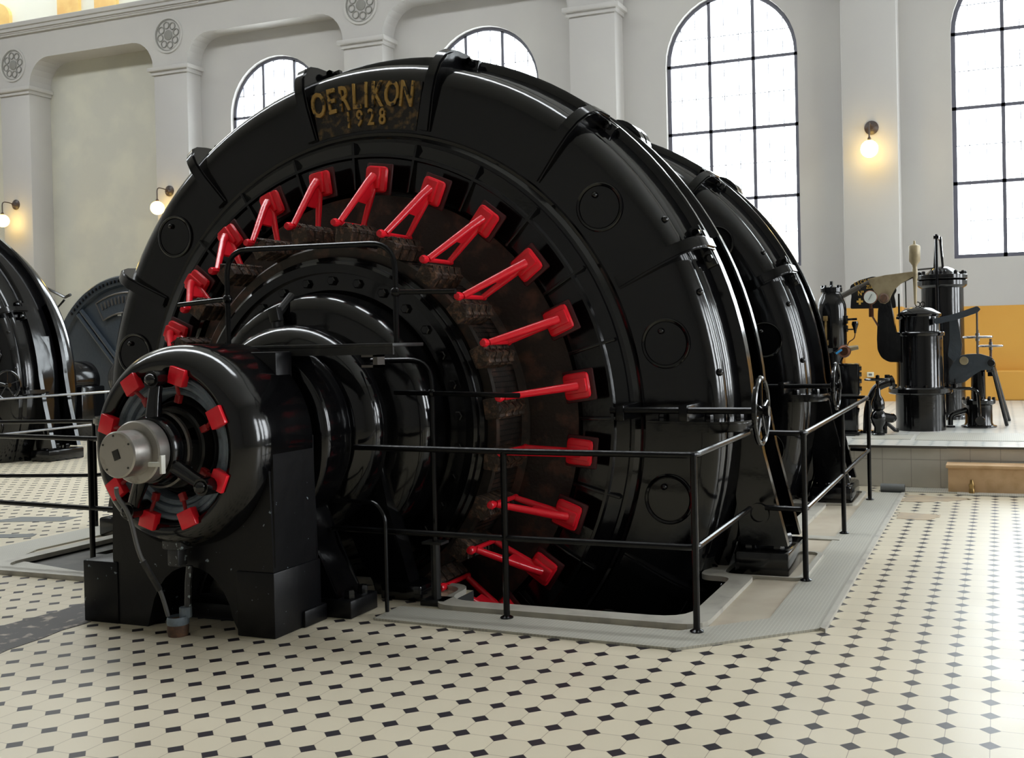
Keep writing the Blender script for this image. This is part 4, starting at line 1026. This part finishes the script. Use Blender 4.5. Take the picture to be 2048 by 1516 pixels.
bm = B(); add_tube(bm, [(0, 0, .55), (0, 0, .72)], .012, 8); st = obj('stem', bm, 'black', vl)
bm = B(); handwheel(bm, (0, 0, .665), .145, 'Z'); obj('handwheel', bm, 'black', st)
bm = B(); add_tube(bm, [(.06, .02, .22), (.14, .06, .20), (.15, .12, .20)], .055, 10); obj('branch', bm, 'black', vl)
cp = thing('curved_pipe', (-1.30, 13.15, ZPF), 'thick curved black pipe rising left of the governor flange', 'pipe')
bm = B(); add_tube(bm, smooth_line([(-.22, .05, .02), (-.20, .05, .30), (-.12, .06, .52), (.0, .08, .60), (.10, .12, .62)]), .05, 12); add_lathe(bm, [(0, .0), (.085, .0), (.085, .03), (0, .03)], 16, 'Z', (-.22, .05, 0)); obj('pipe', bm, 'black', cp)
bm = B(); add_tube(bm, [(.055, .10, .61), (.09, .115, .618)], .085, 16); add_box(bm, (.0, .03, .66), (.06, .09, .71), .006); obj('flange', bm, 'black', cp)
bt = thing('brace_bar', (-1.22, 13.3, ZPF), 'slanting black brace bar at the foot of the governor', 'brace')
bm = B(); add_tube(bm, [(-.10, -.12, .16), (.02, .0, .03), (.06, .02, .025)], .025, 8); add_box(bm, (-.14, -.16, 0), (-.06, -.08, .16), .006); obj('bar', bm, 'black', bt)
ot = thing('wall_socket', (-2.164, 19.48, .935), 'small cream wall socket low on the orange pilaster', 'wall socket')
bm = B(); add_box(bm, (-.06, -.03, -.045), (.06, .007, .045), .006); bs = obj('box', bm, 'outlet', ot)
bm = B(); add_box(bm, (-.03, -.032, -.02), (.03, -.03, .02)); obj('recess', bm, 'greymat', bs)

# small things on the floor by the platform
ws = thing('wooden_step', (1.3, 11.57, 0), 'pale new wooden board step against the platform', 'step')
bm = B(); add_box(bm, (-1.81, -.12, 0), (1.81, -.085, .255), .003); obj('front_board', bm, 'wood', ws)
bm = B(); add_box(bm, (-1.83, -.135, .256), (1.83, .14, .29), .004); obj('tread', bm, 'wood', ws)
for x in (-1.78, 0, 1.78):
    bm = B(); add_box(bm, (x - .03, -.083, 0), (x + .03, .13, .255), .002); obj('side_board', bm, 'wood', ws)
rm = thing('rolled_mat', (-1.055, 11.33, .048), 'short grey rolled mat at the end of the checker plates', 'mat')
bm = B(); sp2 = [(.046 - .0028 * k / 2) for k in range(18)]
pts = [(sp2[k] * math.cos(k * PI / 4.5), sp2[k] * math.sin(k * PI / 4.5)) for k in range(18)]
outl = circle(0, 0, .047, 20)
add_tube(bm, [(-.12, 0, 0), (.12, 0, 0)], .047, 20); add_box(bm, (-.12, -.11, -.0478), (.12, 0, -.040)); obj('roll', bm, 'greymat', rm)
bm = B(); add_tube(bm, [(.1205, p[0] * .9, p[1] * .9) for p in pts], .002, 5); obj('rolled_edge', bm, 'black_dull', rm)
bz = thing('brass_nozzle', (-.28, 11.40, .012), 'small brass nozzle standing in front of the wooden step', 'nozzle')
bm = B(); add_lathe(bm, [(0, 0), (.030, 0), (.030, .03), (.026, .04), (.026, .06), (.03, .07), (.03, .085), (.02, .10), (.016, .135), (.0, .138)], 16, 'Z'); obj('body', bm, 'brass', bz)

# ------------------------------------------------------------------ turbine casing of the next set, far left
tb = thing('turbine_casing', (-16.42, 16.55, 0), 'blue-black round turbine casing with arched cast name field, far left behind the exciter', 'turbine')
bm = B(); add_lathe(bm, [(.2, -.02), (1.86, .0), (1.90, -.06), (2.06, -.08), (2.09, -.05), (2.09, .55), (2.0, .6), (.2, .6)], 96, 'Y', AX); obj('casing', bm, 'blue_black', tb, angle=30)
bm = B()
for a in (132.5, 47.5):
    a = R(a)
    for t in (-.06, .06): add_tube(bm, [polar(a, .35, -.06, t), polar(a, 1.85, -.06, t)], .045, 8)
    obj('spoke_rib', bm, 'blue_black', tb); bm = B()
bm.free()
for k in range(26):
    a = R(62 + k * 3.0); bm = B(); add_box(bm, (-.03, -.02, 0), (.03, .02, .03), .004, polar_mtx(a, 1.98, -.075)); obj('rim_bolt', bm, 'black', tb)
bm = B()
def arcpts(r, a0, a1, n=14): return [(r * math.cos(R(a0 + (a1 - a0) * k / n)), ZA + r * math.sin(R(a0 + (a1 - a0) * k / n))) for k in range(n + 1)]
o = arcpts(1.74, 118, 70); i_ = arcpts(1.34, 118, 70)
add_band(bm, o, i_, -.05, -.01, 'Y', closed=False); nf = obj('name_field', bm, 'blue_black', tb)
bm = B()
add_tube(bm, [(x, -.055, z) for x, z in o + i_[::-1]], .018, 6, True)
for k in range(13):
    a = R(114 - k * 3.4); add_box(bm, (-.07, -.022, 0), (.07, .022, .02), .006, polar_mtx(a, 1.60, -.05))
obj('cast_lettering', bm, 'steel_dark', nf)
bm = B(); add_box(bm, (-.26, -.03, 2.36), (-.18, -.045, 2.58), .003); obj('paper_tag', bm, 'white_paint', tb)
bm = B(); add_lathe(bm, [(0, -.35), (.25, -.33), (.36, -.25), (.40, -.1), (.40, .0)], 32, 'Y', AX); obj('hub_cover', bm, 'black', tb)
bm = B(); add_box(bm, (-1.9, .05, 0), (1.9, .55, .5), .02); obj('base', bm, 'black', tb)
hd = thing('shaft_bearing', (-16.42, 15.2, 0), 'dark rounded shaft bearing in front of the far left turbine casing', 'bearing')
bm = B(); add_lathe(bm, [(0, -.55), (.2, -.54), (.34, -.48), (.38, -.40), (.38, .20), (.30, .28), (0, .3)], 40, 'Y', (0, 0, 1.09)); obj('housing', bm, 'black', hd, angle=40)
bm = B(); add_box(bm, (-.5, -.35, 0), (.5, .2, 1.0), .03); obj('stand', bm, 'black', hd)
bm = B(); add_tube(bm, [(-.9, -.3, 0), (-.9, -.3, 1.45), (.1, -.3, 1.48)], .03, 8); obj('oil_pipe', bm, 'black', hd)
for x, z in ((-.45, 1.52), (-.62, 1.47), (.12, 1.58)):
    bm = B(); add_lathe(bm, [(0, z + .09), (.05, z + .08), (.06, z), (.03, z - .1), (0, z - .1)], 12, 'Z', (x, -.3, 0)); obj('oiler', bm, 'black', hd)
lf = thing('lever_frame', (-17.8, 16.0, 0), 'thin black lever frame standing up left of the turbine casing', 'lever')
bm = B(); add_tube(bm, [(-.26, 0, 2.97), (.27, 0, 2.75), (.42, 0, 2.80)], .03, 6); obj('upper_arm', bm, 'black', lf)
bm = B(); add_tube(bm, [(-.2, 0, 0), (-.2, 0, 2.94)], .03, 6); obj('standard', bm, 'black', lf)
bm = B(); add_tube(bm, [(-.2, 0, 2.85), (.0, 0, 2.5), (.25, 0, 2.7)], .022, 6); obj('lower_arm', bm, 'black', lf)

# ------------------------------------------------------------------ output look
SC.view_settings.view_transform = 'Standard'; SC.view_settings.look = 'None'
SC.view_settings.gamma = 1; SC.view_settings.use_curve_mapping = False
SC.view_settings.exposure = EXPO
SC.cycles.use_denoising = True
SC.cycles.max_bounces = 8; SC.cycles.diffuse_bounces = 5; SC.cycles.glossy_bounces = 4; SC.cycles.transparent_max_bounces = 8
SC.cycles.sample_clamp_indirect = 6.0
